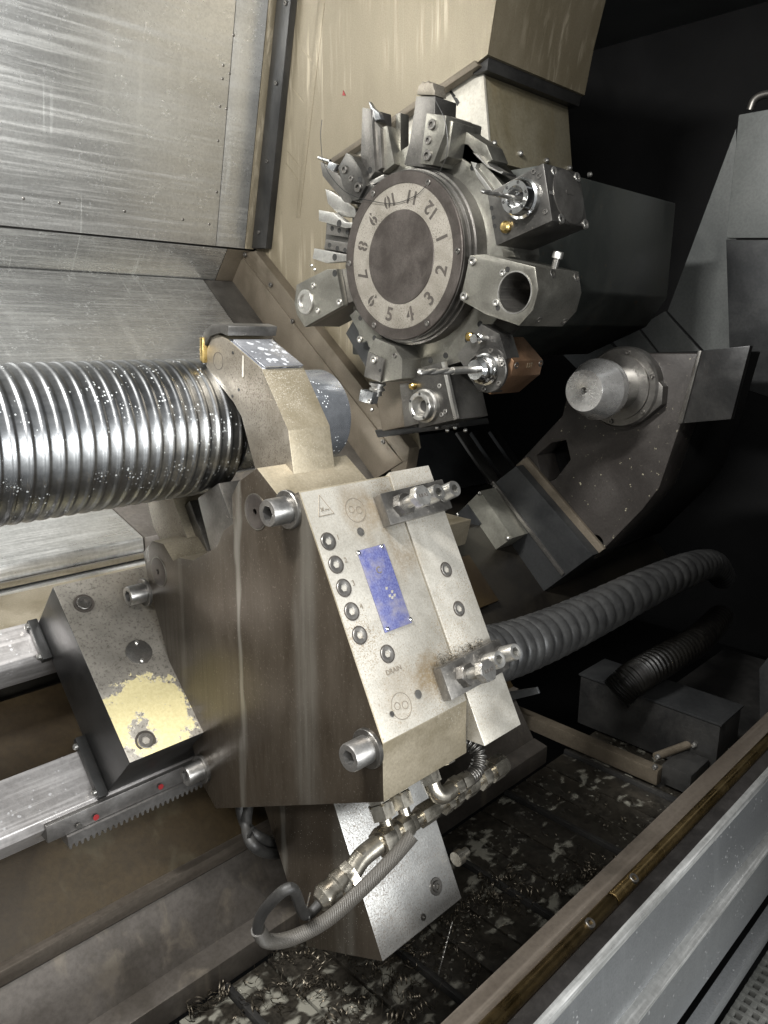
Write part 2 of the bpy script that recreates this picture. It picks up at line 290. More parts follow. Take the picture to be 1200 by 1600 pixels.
def mat_braid():
    k = NT('braided_hose_sleeve')
    tc = k.n.new('ShaderNodeUVMap'); 
    w = k.n.new('ShaderNodeTexChecker'); w.inputs['Scale'].default_value = 1.0
    mp = k.n.new('ShaderNodeMapping'); k.link(tc.outputs[0], mp.inputs['Vector']); mp.inputs['Scale'].default_value = (14, 95, 1); mp.inputs['Rotation'].default_value = (0, 0, 0)
    wv = k.n.new('ShaderNodeTexWave'); wv.wave_type = 'BANDS'; wv.bands_direction = 'DIAGONAL'; k.link(mp.outputs[0], wv.inputs['Vector']); wv.inputs['Scale'].default_value = 0.7
    g = k.noise(k.pos, 260, 3)
    col = k.mix(k.ramp(wv.outputs['Fac'], 0.2, 0.8), (0.03, 0.027, 0.023), (0.085, 0.078, 0.067))
    k.bump(k.math('ADD', wv.outputs['Fac'], k.math('MULTIPLY', g, 0.4)), 0.6, 0.0015)
    return k.done(col, 0.5, 0.2)
MAT['braid'] = mat_braid()

# ------------------------------------------------------------------ objects: things, parts
WL = {}
def thing(name, label, cat, loc, group=None):
    o = bpy.data.objects.new(name, None); COL.objects.link(o); o.location = loc; o.empty_display_size = 0.05
    o['label'] = label; o['category'] = cat
    if group: o['group'] = group
    WL[o] = Vector(loc); return o
def put(name, bm, mat, parent=None, label=None, cat=None, group=None, kind=None, sharp=32, mats=None):
    """one mesh object from a bmesh given in world coordinates, its origin at the middle of its box"""
    if not isinstance(bm, bpy.types.Mesh):
        bmesh.ops.recalc_face_normals(bm, faces=bm.faces[:])
        me = bpy.data.meshes.new(name); bm.to_mesh(me); bm.free()
    else: me = bm
    xs = [v.co for v in me.vertices]
    c = Vector([(min(p[i] for p in xs)+max(p[i] for p in xs))/2 for i in range(3)])
    me.transform(Matrix.Translation(-c))
    for p in me.polygons: p.use_smooth = True
    me.set_sharp_from_angle(angle=R_(sharp))
    if mats:
        for m in mats: me.materials.append(MAT[m])
    else: me.materials.append(MAT[mat])
    o = bpy.data.objects.new(name, me); COL.objects.link(o); o.location = c; WL[o] = c
    if parent is not None:
        o.parent = parent; o.matrix_parent_inverse = Matrix.Translation(-WL[parent])
    if label: o['label'] = label
    if cat: o['category'] = cat
    if group: o['group'] = group
    if kind: o['kind'] = kind
    return o

def bevel(bm, w, seg=2, ang=20):
    if w <= 0: return
    es = [e for e in bm.edges if len(e.link_faces) == 2 and e.calc_face_angle(0) > R_(ang)]
    bmesh.ops.bevel(bm, geom=es, offset=w, segments=seg, profile=0.6, affect='EDGES', clamp_overlap=True)
def prism_bm(pts3, ext, bv=0.0015, bm=None):
    """closed prism: outline pts3 (Vectors in a plane) pushed along ext"""
    own = bm is None
    if own: bm = bmesh.new()
    a = [bm.verts.new(p) for p in pts3]; b = [bm.verts.new(Vector(p)+ext) for p in pts3]
    fs = [bm.faces.new(a), bm.faces.new(b[::-1])]
    n = len(a)
    for i in range(n): fs.append(bm.faces.new((a[i], b[i], b[(i+1) % n], a[(i+1) % n])))
    if own: bmesh.ops.recalc_face_normals(bm, faces=bm.faces[:]); bevel(bm, bv)
    return bm
def prx(poly, x0, x1, bv=0.0015): return prism_bm([Vector((x0, a, b)) for a, b in poly], Vector((x1-x0, 0, 0)), bv)
def boxf(o, ax, ay, az, bv=0.0015):                    # box from corner o along three vectors
    return prism_bm([o, o+ax, o+ax+ay, o+ay], az, bv)
def axes(d):
    d = Vector(d).normalized(); t = Vector((0, 0, 1)) if abs(d.z) < 0.9 else Vector((1, 0, 0))
    a = d.cross(t).normalized(); return a, d.cross(a), d
def lathe(prof, o, d, n=28, bm=None, caps=True, phase=0.0):
    """rings (radius, height along d[, 'hex']) swept round an axis"""
    own = bm is None
    if own: bm = bmesh.new()
    a, b, d = axes(d); o = Vector(o); rings = []
    for p in prof:
        ring = []
        for i in range(n):
            t = 2*math.pi*i/n+phase; r = p[0]
            if len(p) > 2: r = p[0]*math.cos(R_(30))/math.cos((2*math.pi*i/n) % R_(60)-R_(30))
            ring.append(bm.verts.new(o+d*p[1]+(a*math.cos(t)+b*math.sin(t))*r))
        rings.append(ring)
    for q, w in zip(rings, rings[1:]):
        for i in range(n): bm.faces.new((q[i], q[(i+1) % n], w[(i+1) % n], w[i]))
    if caps:
        bm.faces.new(rings[0][::-1]); bm.faces.new(rings[-1])
    return bm
def sock_bm(o, d, r, h, hexr=None):                    # socket head: hex recess in a chamfered cylinder
    hexr = hexr or r*0.56
    return lathe([(r, 0), (r, h*0.90), (r*0.93, h), (r*0.72, h), (hexr, h*0.985, 1), (hexr, h*0.42, 1), (0.0006, h*0.36)], o, d, 24)
def washer_bm(o, d, r, h): return lathe([(r, 0), (r, h*0.8), (r*0.96, h), (r*0.5, h)], o, d, 28)
def hex_bm(o, d, r, h, dome=0.12): return lathe([(r, 0, 1), (r, h*(1-dome), 1), (r*0.86, h)], o, d, 24)
def spl(pts, k=10):                                    # Catmull-Rom through pts
    P = [Vector(p) for p in pts]; P = [P[0]*2-P[1]]+P+[P[-1]*2-P[-2]]; out = []
    for i in range(1, len(P)-2):
        for j in range(k):
            t = j/k; a, b, c, d = P[i-1:i+3]
            out.append(0.5*((2*b)+(c-a)*t+(2*a-5*b+4*c-d)*t*t+(3*b-a-3*c+d)*t**3))
    out.append(P[-2]); return out
def tube(pts, rad, n=12, bm=None, uv=False, squash=None):
    own = bm is None
    if own: bm = bmesh.new()
    P = [Vector(p) for p in pts]; rings = []; up = None
    uvl = bm.loops.layers.uv.verify() if uv else None
    for i, p in enumerate(P):
        d = (P[min(i+1, len(P)-1)]-P[max(i-1, 0)]).normalized()
        if up is None: up = axes(d)[0]
        up = (up-d*up.dot(d)).normalized(); w = d.cross(up)
        r = rad(i/(len(P)-1)) if callable(rad) else rad
        rings.append([bm.verts.new(p+(up*math.cos(2*math.pi*j/n)+w*math.sin(2*math.pi*j/n))*r) for j in range(n)])
    for i, (q, w) in enumerate(zip(rings, rings[1:])):
        for j in range(n):
            f = bm.faces.new((q[j], q[(j+1) % n], w[(j+1) % n], w[j]))
            if uv:
                for lp, (uu, vv) in zip(f.loops, ((j, i), (j+1, i), (j+1, i+1), (j, i+1))): lp[uvl].uv = (uu/n, vv/(len(P)-1))
    bm.faces.new(rings[0][::-1]); bm.faces.new(rings[-1])
    return bm
def plate_holes(poly, holes, x0, x1, bv=0.001, n=28):
    """x-plane plate with round (y, z, r) or polygon holes, through a filled 2D curve"""
    cu = bpy.data.curves.new('tmp', 'CURVE'); cu.dimensions = '2D'; cu.fill_mode = 'BOTH'
    cu.extrude = abs(x1-x0)/2-bv; cu.bevel_depth = bv; cu.bevel_resolution = 1; cu.offset = -bv
    for ring in [poly]+[[(h[0]+h[2]*math.cos(2*math.pi*i/n), h[1]+h[2]*math.sin(2*math.pi*i/n)) for i in range(n)] if isinstance(h[0], float) else h for h in holes]:
        s = cu.splines.new('POLY'); s.points.add(len(ring)-1); s.use_cyclic_u = True
        for p, q in zip(s.points, ring): p.co = (q[0], q[1], 0, 1)
    return curve_mesh(cu, Matrix(((0, 0, 1, (x0+x1)/2), (1, 0, 0, 0), (0, 1, 0, 0), (0, 0, 0, 1))))
def curve_mesh(cu, mw):
    ob = bpy.data.objects.new('tmp', cu); COL.objects.link(ob)
    bpy.context.view_layer.update(); dg = bpy.context.evaluated_depsgraph_get()
    me = bpy.data.meshes.new_from_object(ob.evaluated_get(dg)); bpy.data.objects.remove(ob); bpy.data.curves.remove(cu)
    me.materials.clear(); me.transform(mw)
    bm = bmesh.new(); bm.from_mesh(me); bmesh.ops.remove_doubles(bm, verts=bm.verts[:], dist=1e-5); bpy.data.meshes.remove(me)
    return bm
def text_bm(s, o, right, up, size, thick=0.0006, off=0.0):
    cu = bpy.data.curves.new('tmp', 'FONT'); cu.body = s; cu.size = size; cu.align_x = 'CENTER'; cu.align_y = 'CENTER'
    cu.extrude = thick; cu.offset = off; cu.resolution_u = 3
    r, u = Vector(right).normalized(), Vector(up).normalized(); n = r.cross(u); o = Vector(o)
    return curve_mesh(cu, Matrix(((r.x, u.x, n.x, o.x), (r.y, u.y, n.y, o.y), (r.z, u.z, n.z, o.z), (0, 0, 0, 1))))
def ring_bm(o, d, r0, r1, h, n=32): return lathe([(r0, 0), (r1, 0), (r1, h), (r0, h), (r0, 0)], o, d, n, caps=False)
def strip_bm(poly, th, x0, x1, bv=0.0008):             # bent sheet: open (y, z) polyline with thickness, along X
    n = len(poly); P = [Vector((0, a, b)) for a, b in poly]; off = []
    for i in range(n):
        d = (P[min(i+1, n-1)]-P[max(i-1, 0)]).normalized(); off.append(P[i]+Vector((0, -d.z, d.y))*th)
    return prx([(p.y, p.z) for p in P]+[(p.y, p.z) for p in off[::-1]], x0, x1, bv)
NEG = Vector((-1, 0, 0))

# ================================================================== THE SETTING
ST = dict(kind='structure')
# back covers (profile in y, z is the same all along X)
SH0, SH1, SH2, SH3 = (2.200, 3.20), (2.515, 1.903), (2.611, 1.789), (1.70, 1.025)
pS = Vector((0, *SH1)); nS = Vector((0, SH1[1]-SH0[1], -(SH1[0]-SH0[0]))).normalized()
xs1 = onpl(352, 200, pS, nS).x; xs2 = onpl(400, 200, pS, nS).x; XW = 1.80
wall = put('back_wall', strip_bm([(2.25, 3.25), (2.57, 1.90), (2.68, 1.77), (1.72, 0.98)], 0.01, -0.9, XW-0.012), 'steel_dark', **ST)
put('panel', strip_bm([SH0, SH1], -0.004, -0.9, xs1-0.002), 'sheet', wall)
put('panel', strip_bm([SH0, SH1], -0.003, xs1+0.001, xs2-0.002), 'sheet', wall)
put('panel', strip_bm([SH0, SH1], -0.0045, xs2+0.001, XW-0.014), 'beige', wall)
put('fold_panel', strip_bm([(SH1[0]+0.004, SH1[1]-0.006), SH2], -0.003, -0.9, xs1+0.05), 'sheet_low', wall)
put('fold_panel', strip_bm([(SH1[0]+0.004, SH1[1]-0.006), SH2], -0.003, xs1+0.054, XW-0.014), 'beige_dark', wall)
nL = Vector((0, SH2[1]-SH3[1], -(SH2[0]-SH3[0]))).normalized()
xl = onpl(330, 455, Vector((0, *SH2)), nL).x
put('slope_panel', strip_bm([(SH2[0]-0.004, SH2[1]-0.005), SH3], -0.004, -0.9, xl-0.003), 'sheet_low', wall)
put('slope_panel', strip_bm([(SH2[0]-0.004, SH2[1]-0.005), SH3], -0.003, xl+0.001, XW-0.03), 'steel_dark', wall)
for px, py in ((36, 310), (92, 317), (194, 330), (285, 343), (326, 350), (348, 102), (347, 123), (343, 166), (340, 220), (338, 300), (364, 55), (358, 115), (353, 170)):
    p = onpl(px, py, pS, nS); put('rivet', lathe([(0.0048, -0.002), (0.0048, 0.004), (0.003, 0.0055)], p, nS*(-1 if nS.y > 0 else 1), 10), 'steel_dark', wall)

# end wall behind the turret: outer cover with its lip, strip and slanted bar
ow = put('end_wall', prx(yz([(458, -185), (812, -185), (775, 0), (762, 85), (745, 98), (505, 264), (400, 390), (418, 200)], XW), XW, 2.30, 0), 'beige', **ST)
put('lower_sheet', prx(yz([(400, 390), (505, 264), (560, 350), (640, 600), (655, 700), (628, 735), (372, 418)], XW), XW, XW+0.008, 0), 'beige', ow)
put('lip', prism_bm([onx(*p, XW-0.006) for p in ((742, 94), (502, 258), (503, 266), (747, 102))], VX*0.03, 0.001), 'beige_dark', ow)
put('seam_strip', prism_bm([onx(*p, XW-0.0015) for p in ((505, -80), (517, -80), (468, 340), (462, 340))], VX*0.004, 0.0008), 'beige', ow)
sb = put('corner_strip', prism_bm([onx(*p, XW-0.03) for p in ((449, -170), (471, -170), (415, 388), (393, 388))], VX*0.028, 0.003), 'black', ow)
for p in ((447, 5), (432, 130), (418, 252), (405, 363)):
    put('screw', sock_bm(onx(*p, XW-0.03), NEG, 0.007, 0.006), 'steel_dark', sb)
bar = put('slant_bar', prism_bm([onx(*p, 1.755) for p in ((372, 398), (398, 392), (640, 700), (632, 748), (615, 742))], VX*0.05, 0.003), 'beige_dark', ow)
put('bar_side', prism_bm([onx(*p, 1.750) for p in ((344, 424), (380, 404), (628, 722), (580, 752))], VX*0.012, 0.002), 'beige_dark', bar)
for p in ((366, 400), (384, 398), (424, 445), (458, 502), (362, 432), (600, 690)):
    put('screw', sock_bm(onx(*p, 1.752), NEG, 0.008, 0.008), 'steel_dark', bar)
for p in ((418, 475), (430, 500)): put('screw', sock_bm(onx(*p, XW+0.004), NEG, 0.006, 0.006), 'steel', ow)
for p, s in (((538, 146), 0.008), ((493, 544), 0.008), ((543, 605), 0.009)):
    q = onx(*p, XW+(0.0 if p[1] < 300 else 0.004)); put('red_tag', prism_bm([q+Vector((-0.002, a*s, b*s)) for a, b in ((-1, -1), (1, -0.6), (0.4, 1.2))], VX*0.0015, 0), 'red', ow)
for p in ((521, 610), (489, 415), (494, 421)): put('stud', lathe([(0.006, 0), (0.006, 0.008), (0.003, 0.011)], onx(*p, XW+0.004), NEG, 12), 'chrome', ow)
for a, b in (((470, 75), (500, 110)), ((455, 135), (478, 165)), ((448, 235), (470, 265)), ((443, 250), (468, 286)), ((432, 318), (441, 335))):
    d = (onx(*b, XW)-onx(*a, XW)); w = Vector((0, -d.z, d.y)).normalized()*0.004
    q = XW-0.0008 if b[1] < 400 else XW
    pa, pb = onx(*a, q), onx(*b, q); put('scratch', prism_bm([pa, pa+(pb-pa)*0.5+w, pb, pa+(pb-pa)*0.5-w], VX*0.0006, 0), 'khaki', ow)

lipz = onx(762, 85, XW)
put('lip_shade_strip', prx([(lipz.y+0.006, lipz.z-0.001), (lipz.y+0.010, lipz.z-0.034), (lipz.y+0.06, lipz.z-0.034), (lipz.y+0.06, lipz.z-0.001)], XW+0.012, 2.29, 0.002), 'black', ow)  # black strip added as the shade beneath the lip
# inner slide cover under the lip
pin = yz([(752, 80), (766, 250), (700, 420), (600, 470), (500, 300), (560, 200)], 1.83)
ic = thing('slide_cover', 'pale olive sliding cover under the lip of the beige wall, above the turret housing', 'machine cover', onx(700, 300, 1.9))
put('side_face', prx(pin, 1.83, 1.84, 0.001), 'pale_cover', ic)
yf = pin[0][0]; y2 = pin[1][0]
put('front_face', prx([(yf+0.002, pin[0][1]), (y2+0.002, pin[1][1]), (y2+0.4, pin[1][1]), (yf+0.4, pin[0][1])], 1.841, 2.27, 0.002), 'inner_cover', ic)
for p in ((771, 224), (812, 240), (853, 251), (889, 263), (921, 273)):
    q = onpl(*p, Vector((0, y2, pin[1][1])), Vector((0, -(pin[0][1]-pin[1][1]), yf-y2)))
    put('screw', lathe([(0.008, -0.004), (0.008, 0.006), (0.004, 0.010)], q, Vector((0, -1, 0)), 10), 'steel', ic)
for p in (((698, 136), (706, 142), (712, 150), (708, 152), (703, 145)), ((706, 150), (714, 153), (718, 160), (714, 166), (711, 158))):
    put('black_mark', prism_bm([onx(*q, 1.8285) for q in p], VX*0.001, 0), 'black', ic)

# slant bed: guideways, recesses, lower wall, ledge, trough beam
bed = put('machine_bed', prx(Byz([(0.40, -0.86), (0.10, -0.70), (-0.03, -0.57), (-0.38, -0.57), (-0.40, -0.70), (-0.30, -0.95), (0.40, -0.95)]), -0.9, 2.6, 0.003), 'recess', **ST)
for x0, x1, m in ((-0.9, 0.30, 'ledge'), (0.303, 0.75, 'front_lip'), (0.753, 1.5, 'ledge')):
    xx = x0
    put('cover_plate', prx([(1.50, 1.157), (1.78, 1.235), (1.78, 1.19), (1.50, 1.117)], x0, x1, 0.004), m, bed)
put('edge_strip', prx([(1.492, 1.128), (1.505, 1.128), (1.505, 1.112), (1.492, 1.112)], -0.9, 1.5, 0.002), 'chrome', bed)
put('edge_strip', prx([(1.488, 1.105), (1.505, 1.105), (1.505, 1.085), (1.488, 1.085)], -0.9, 1.5, 0.002), 'front_lip', bed)
put('bed_shelf', prx([(1.50, 1.10), (1.50, 1.03), (1.28, 1.02), (1.262, 1.095)], -0.9, 1.6, 0.002), 'khaki', bed)
put('guideway', prx(Byz([(-0.047, -0.42), (-0.108, -0.42), (-0.116, -0.43), (-0.116, -0.50), (-0.047, -0.50)]), -0.9, 1.02, 0.002), 'rail', bed)
put('guideway', prx(Byz([(-0.282, -0.42), (-0.360, -0.42), (-0.372, -0.43), (-0.372, -0.50), (-0.282, -0.50)]), -0.9, 1.02, 0.002), 'rail', bed)
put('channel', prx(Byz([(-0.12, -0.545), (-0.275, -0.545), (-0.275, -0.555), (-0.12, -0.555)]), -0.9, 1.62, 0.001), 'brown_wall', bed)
# gear rack under the lower guideway
RK = Byz([(-0.372, -0.425)])[0]
xr0 = xat(88, RK[0], RK[1]-0.02)
put('rack_seat', prx([(RK[0]-0.004, RK[1]+0.006), (RK[0]-0.004, RK[1]-0.022), (RK[0]+0.03, RK[1]-0.022), (RK[0]+0.03, RK[1]+0.006)], xr0-0.014, 1.2, 0.001), 'rack', bed)
xr1 = xat(102, RK[0], RK[1]-0.03); tp = 0.0088; zt = RK[1]-0.0225
prof = [(xr1, zt)]; x = xr1
prof2 = []
while x < 1.1:
    prof2 += [(x, zt-0.014), (x+tp*0.22, zt-0.021), (x+tp*0.5, zt-0.021), (x+tp*0.72, zt-0.014)]; x += tp
pts = [Vector((xr1, RK[0]-0.010, zt))]+[Vector((a, RK[0]-0.010, b)) for a, b in prof2]+[Vector((x, RK[0]-0.010, zt))]
rk = put('gear_rack', prism_bm(pts, Vector((0, 0.03, 0)), 0), 'rack', bed)
for px, py, m in ((150, 1277, 'red'), (251, 1229, 'red'), (123, 1291, 'steel')):
    q = ony(px, py, RK[0]-0.010); put('rack_dot', lathe([(0.0046, 0), (0.0046, 0.0012)], q, Vector((0, -1, 0)), 16), m, rk)
# lower wall, ledge, sloping tray
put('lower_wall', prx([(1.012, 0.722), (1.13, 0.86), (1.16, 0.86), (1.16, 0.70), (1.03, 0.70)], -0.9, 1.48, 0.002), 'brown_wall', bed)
put('ledge_lip', prx([(0.996, 0.722), (1.03, 0.722), (1.03, 0.694), (1.000, 0.694)], -0.9, 1.48, 0.002), 'beam', bed)
put('tray_slope', prx([(1.004, 0.69), (0.943, 0.602), (0.96, 0.57), (1.05, 0.57), (1.05, 0.69)], -0.9, 1.48, 0.002), 'ledge', bed)
put('tray_lip', prx([(0.943, 0.606), (0.903, 0.600), (0.903, 0.553), (0.95, 0.545)], -0.9, 1.48, 0.003), 'ledge', bed)

# chip conveyor: hinged plates across the trough
ZC = 0.55
conv = put('chip_conveyor', prx([(0.90, ZC-0.03), (0.42, ZC-0.03), (0.42, ZC-0.06), (0.90, ZC-0.06)], 0.1, 2.6, 0.001), 'black', **ST)
xs = 1.3-0.255*4
for i in range(19):
    x0 = xs+i*0.085
    big = i % 3 == 0
    put('slat', prx([(0.900, ZC), (0.43, ZC), (0.43, ZC-0.015), (0.900, ZC-0.015)], x0+(0.014 if big else 0.002), x0+0.0825, 0.0015), 'slat', conv)
    if big:
        put('cleat', prx([(0.900, ZC+0.010), (0.43, ZC+0.010), (0.43, ZC-0.015), (0.900, ZC-0.015)], x0-0.001, x0+0.009, 0.0015), 'black', conv)
# trough beam, bronzed rod and the stepped front sheet
fb = put('trough_beam', prx([(0.466, 0.80), (0.402, 0.80), (0.402, 0.50), (0.466, 0.50)], -0.2, 3.4, 0.003), 'beam', **ST)
fs = put('front_apron', prx([(0.372, 0.862), (0.352, 0.862), (0.340, 0.742), (0.328, 0.738), (0.327, 0.622), (0.336, 0.61), (0.392, 0.60), (0.385, 0.80)], -0.2, 3.4, 0.0012), 'front_sheet', **ST)
put('top_cap', prx([(0.376, 0.866), (0.356, 0.866), (0.356, 0.860), (0.376, 0.860)], -0.2, 3.4, 0.001), 'worn_top', fs)
put('bright_lip', prx([(0.356, 0.866), (0.3475, 0.863), (0.3470, 0.852), (0.353, 0.850), (0.356, 0.860)], -0.2, 3.4, 0.0008), 'front_lip', fs)
put('step_lip', prx([(0.3415, 0.7455), (0.3245, 0.7405), (0.3245, 0.733), (0.338, 0.735)], -0.2, 3.4, 0.001), 'front_lip', fs)
put('toe_ledge', prx([(0.324, 0.606), (0.3035, 0.602), (0.3035, 0.572), (0.324, 0.572)], -0.2, 3.4, 0.0015), 'front_sheet', fs)
yr = (1.6-0.817)/math.tan(R_(62.0))
rod = thing('rail_rod', 'bronzed round rod lying along the trough beam beside the front apron', 'rod', (1.2, yr, 0.80))
xj = xat(958, yr, 0.828)
put('rod_bar', lathe([(0.009, 0), (0.0102, 0.002), (0.0102, xj-0.003+0.2), (0.009, xj-0.001+0.2)], (-0.2, yr, 0.8115), VX, 20), 'gold_rod', rod)
put('rod_bar', lathe([(0.009, 0), (0.0102, 0.002), (0.0102, 2.2), (0.0095, 2.202)], (xj+0.001, yr, 0.8115), VX, 20), 'gold_rod', rod)
for px, py in ((917, 1432), (983, 1360)):
    q = onpl(px, py, Vector((0, yr-0.004, 0.826)), Vector((0, -0.4, 0.9)))
    put('screw', sock_bm(Vector((q.x, yr-0.004, 0.8175)), Vector((0, -0.4, 0.9)), 0.0072, 0.0055), 'steel_dark', rod)
# perforated step mat in the near corner
gm = put('step_grating', prx([(0.300, 0.545), (-0.12, 0.545), (-0.12, 0.535), (0.300, 0.535)], 0.55, 1.9, 0.001), 'black', **ST)
gx = [0.55+0.0195*i for i in range(70)]
for i, g in enumerate(gx):
    if 0.55 < g < 1.5: put('cross_bar', prx([(0.299, 0.566), (-0.11, 0.566), (-0.11, 0.546), (0.299, 0.546)], g, g+0.0075, 0.001), 'grate', gm)
for j in range(21):
    yy = 0.299-0.0195*j
    put('long_bar', prx([(yy, 0.565), (yy-0.0085, 0.565), (yy-0.0085, 0.547), (yy, 0.547)], 0.55, 1.5, 0.001), 'grate', gm)

# dark far side of the machine, then unseen pieces added to block light
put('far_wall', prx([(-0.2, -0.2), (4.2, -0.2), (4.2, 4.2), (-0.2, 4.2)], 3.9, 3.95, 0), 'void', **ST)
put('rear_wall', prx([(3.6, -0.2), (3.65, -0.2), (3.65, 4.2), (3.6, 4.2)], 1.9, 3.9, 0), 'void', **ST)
put('light_blocking_roof', prx([(0.25, 3.05), (3.6, 3.05), (3.6, 3.1), (0.25, 3.1)], -1.3, 3.9, 0), 'far_grey', **ST)  # unseen, added to keep outside light off the interior
put('door_light_blocker', prx([(-0.16, 0.3), (-0.12, 0.3), (-0.12, 3.1), (-0.16, 3.1)], 1.15, 3.9, 0), 'tail_block', **ST)  # unseen panel added to cut window light on the right side
put('light_blocking_end_wall', prx([(0.45, 0.5), (3.0, 0.5), (3.0, 3.05), (0.45, 3.05)], -1.3, -1.25, 0), 'far_grey', **ST)  # unseen left end, added to block light from outside
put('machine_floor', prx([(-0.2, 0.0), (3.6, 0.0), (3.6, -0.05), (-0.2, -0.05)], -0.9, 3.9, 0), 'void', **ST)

# ================================================================== WORKPIECE
def shaft_bm():
    bm = bmesh.new(); n, pitch, x0, x1 = 112, 0.0180, -0.35, 0.605
    xs, x = [], x0
    while x < x1: xs.append(x); x += pitch/18
    rings = []
    for x in xs:
        ring = []
        for i in range(n):
            t = 2*math.pi*i/n; ph = ((x/pitch)+i/n) % 1.0
            # wide hollow flute between narrow lands
            s = 0.0 if ph < 0.15 else min(1.0, (ph-0.15)/0.22, (1-ph)/0.22)
            s = s*s*(3-2*s); r = 0.1-0.0011*s-(0.0004*math.sin(math.pi*(ph-0.15)/0.85) if ph > 0.15 else 0)
            ring.append(bm.verts.new((x, SP[0]+r*math.cos(t), SP[1]+r*math.sin(t))))
        rings.append(ring)
    for q, w in zip(rings, rings[1:]):
        for i in range(n): bm.faces.new((q[i], q[(i+1) % n], w[(i+1) % n], w[i]))
    bm.faces.new(rings[0]); bm.faces.new(rings[-1][::-1])
    return bm
sh = thing('grooved_shaft', 'long wet steel shaft with spiral grooves, held by the steady rest', 'workpiece', (0.2, SP[0], SP[1]-0.1))
put('grooved_body', shaft_bm(), 'shaft', sh, sharp=60)
put('neck', lathe([(0.070, 0), (0.070, 0.025)], (0.6052, *SP), VX, 48), 'black', sh)
put('journal', lathe([(0.0765, 0), (0.077, 0.002), (0.077, 0.200), (0.0755, 0.203), (0.02, 0.203), (0.012, 0.195)], (0.6305, *SP), VX, 64), 'journal', sh)

# ================================================================== STEADY REST
sr = thing('steady_rest', 'large steady rest with brown oily side plate and bright front face holding the shaft', 'steady rest', L(0.65, -0.79, -0.05))
half = [(-0.129, 0.136), (-0.128, 0.184), (-0.180, 0.212), (-0.182, 0.249), (-0.487, 0.249), (-0.533, 0.226), (-0.553, 0.217),
        (-0.551, -0.197), (-0.513, -0.217), (-0.20, -0.197), (-0.136, -0.181), (-0.129, -0.139), (-0.143, -0.108), (-0.174, -0.094),
        (-0.175, -0.073), (-0.189, -0.037), (-0.190, 0.036), (-0.175, 0.066), (-0.173, 0.093), (-0.140, 0.111)]
XA, XSEAM, XB = 0.54, 0.6905, 0.770
bm = prx(Lyz(half), XA, XSEAM, 0.0018)
bm.normal_update()
for f in bm.faces:
    n = f.normal; f.material_index = 0 if n.x < -0.7 else (1 if n.dot(vE2) > 0.985 else 2)  # downward-tilted lower front faces get khaki as painted shade
body = put('body', bm, None, sr, mats=['brown_plate', 'bright', 'khaki'])
# cover strip at the right of the seam
cs = put('cover_strip', prism_bm([L(XSEAM+0.0008, u, v) for u, v in ((-0.178, 0.2505), (-0.548, 0.2505), (-0.530, 0.205), (-0.40, 0.16), (-0.20, 0.16))], VX*(XB-XSEAM-0.001), 0.0015), 'bright', sr)
put('rear_body', prx(Lyz([(-0.19, 0.158), (-0.54, 0.158), (-0.55, -0.15), (-0.20, -0.15)]), XSEAM+0.001, XB-0.004, 0.002), 'khaki', sr)
for px, py in ((697, 890), (717, 951)):
    q = onpl(px, py, L(0, 0, 0.2505), vE2)
    put('cap_screw', sock_bm(q-vE2*0.004, vE2, 0.0085, 0.0052), 'steel_dark', cs)
    put('screw_ring', ring_bm(q-vE2*0.0005, vE2, 0.0088, 0.0105, 0.0009), 'engrave', cs)
# base block below
yb = yz([(405, 1235), (480, 1480), (598, 1503), (515, 1235)], 0.60)
bm = prx(yb, 0.60, 0.768, 0.002); bm.normal_update()
for f in bm.faces: f.material_index = 0 if f.normal.x < -0.7 else 1
bb = put('base_block', bm, None, sr, mats=['brown_plate', 'grey_speck'])
pb, nb = onx(560, 1380, 0.60), None
e_b = (Vector((0, *yb[2]))-Vector((0, *yb[3]))).normalized(); nb = Vector((0, e_b.z, -e_b.y)); nb = nb if nb.y < 0 else -nb
pb = Vector((0, *yb[2]))
q = onpl(681, 1385, pb, nb); put('cap_screw', sock_bm(q-nb*0.002, nb, 0.008, 0.006), 'steel_dark', bb); put('washer', washer_bm(q-nb*0.001, nb, 0.0125, 0.0022), 'steel_dark', bb)
q = onpl(661, 1433, pb, nb); put('plug_screw', lathe([(0.0048, -0.001), (0.0048, 0.0012), (0.002, 0.0012), (0.001, -0.0005)], q, nb, 16), 'steel_dark', bb)
q = onx(712, 1343, 0.768); put('side_stud', lathe([(0.011, 0), (0.011, 0.012), (0.007, 0.013), (0.007, 0.026)], q, VX, 18), 'fitting', bb)

# pivot caps and clamp bolts on the brown plate
for u, v in ((-0.176, 0.153), (-0.177, -0.148)):
    c = put('pivot_cap', lathe([(0.0225, 0), (0.0225, 0.0012), (0.021, 0.0018), (0.004, 0.0018), (0.0035, -0.002)], L(XA, u, v), NEG, 36), 'dial_rim', sr)
    put('cap_ring', ring_bm(L(XA, u, v), NEG, 0.0226, 0.0238, 0.0010, 36), 'holder_lt', c)
for u, v, s in ((-0.195, 0.221, 0.84), (-0.489, 0.223, 0.84), (-0.195, -0.212, 0.80), (-0.487, -0.200, 0.80)):
    o = L(XA, u, v)
    b = put('clamp_bolt', sock_bm(o+NEG*0.004, NEG, 0.0200*s, 0.034*s, 0.0115*s), 'bolt', sr, sharp=40)
    put('washer', washer_bm(o, NEG, 0.0285*s, 0.0052), 'steel_dark', b)

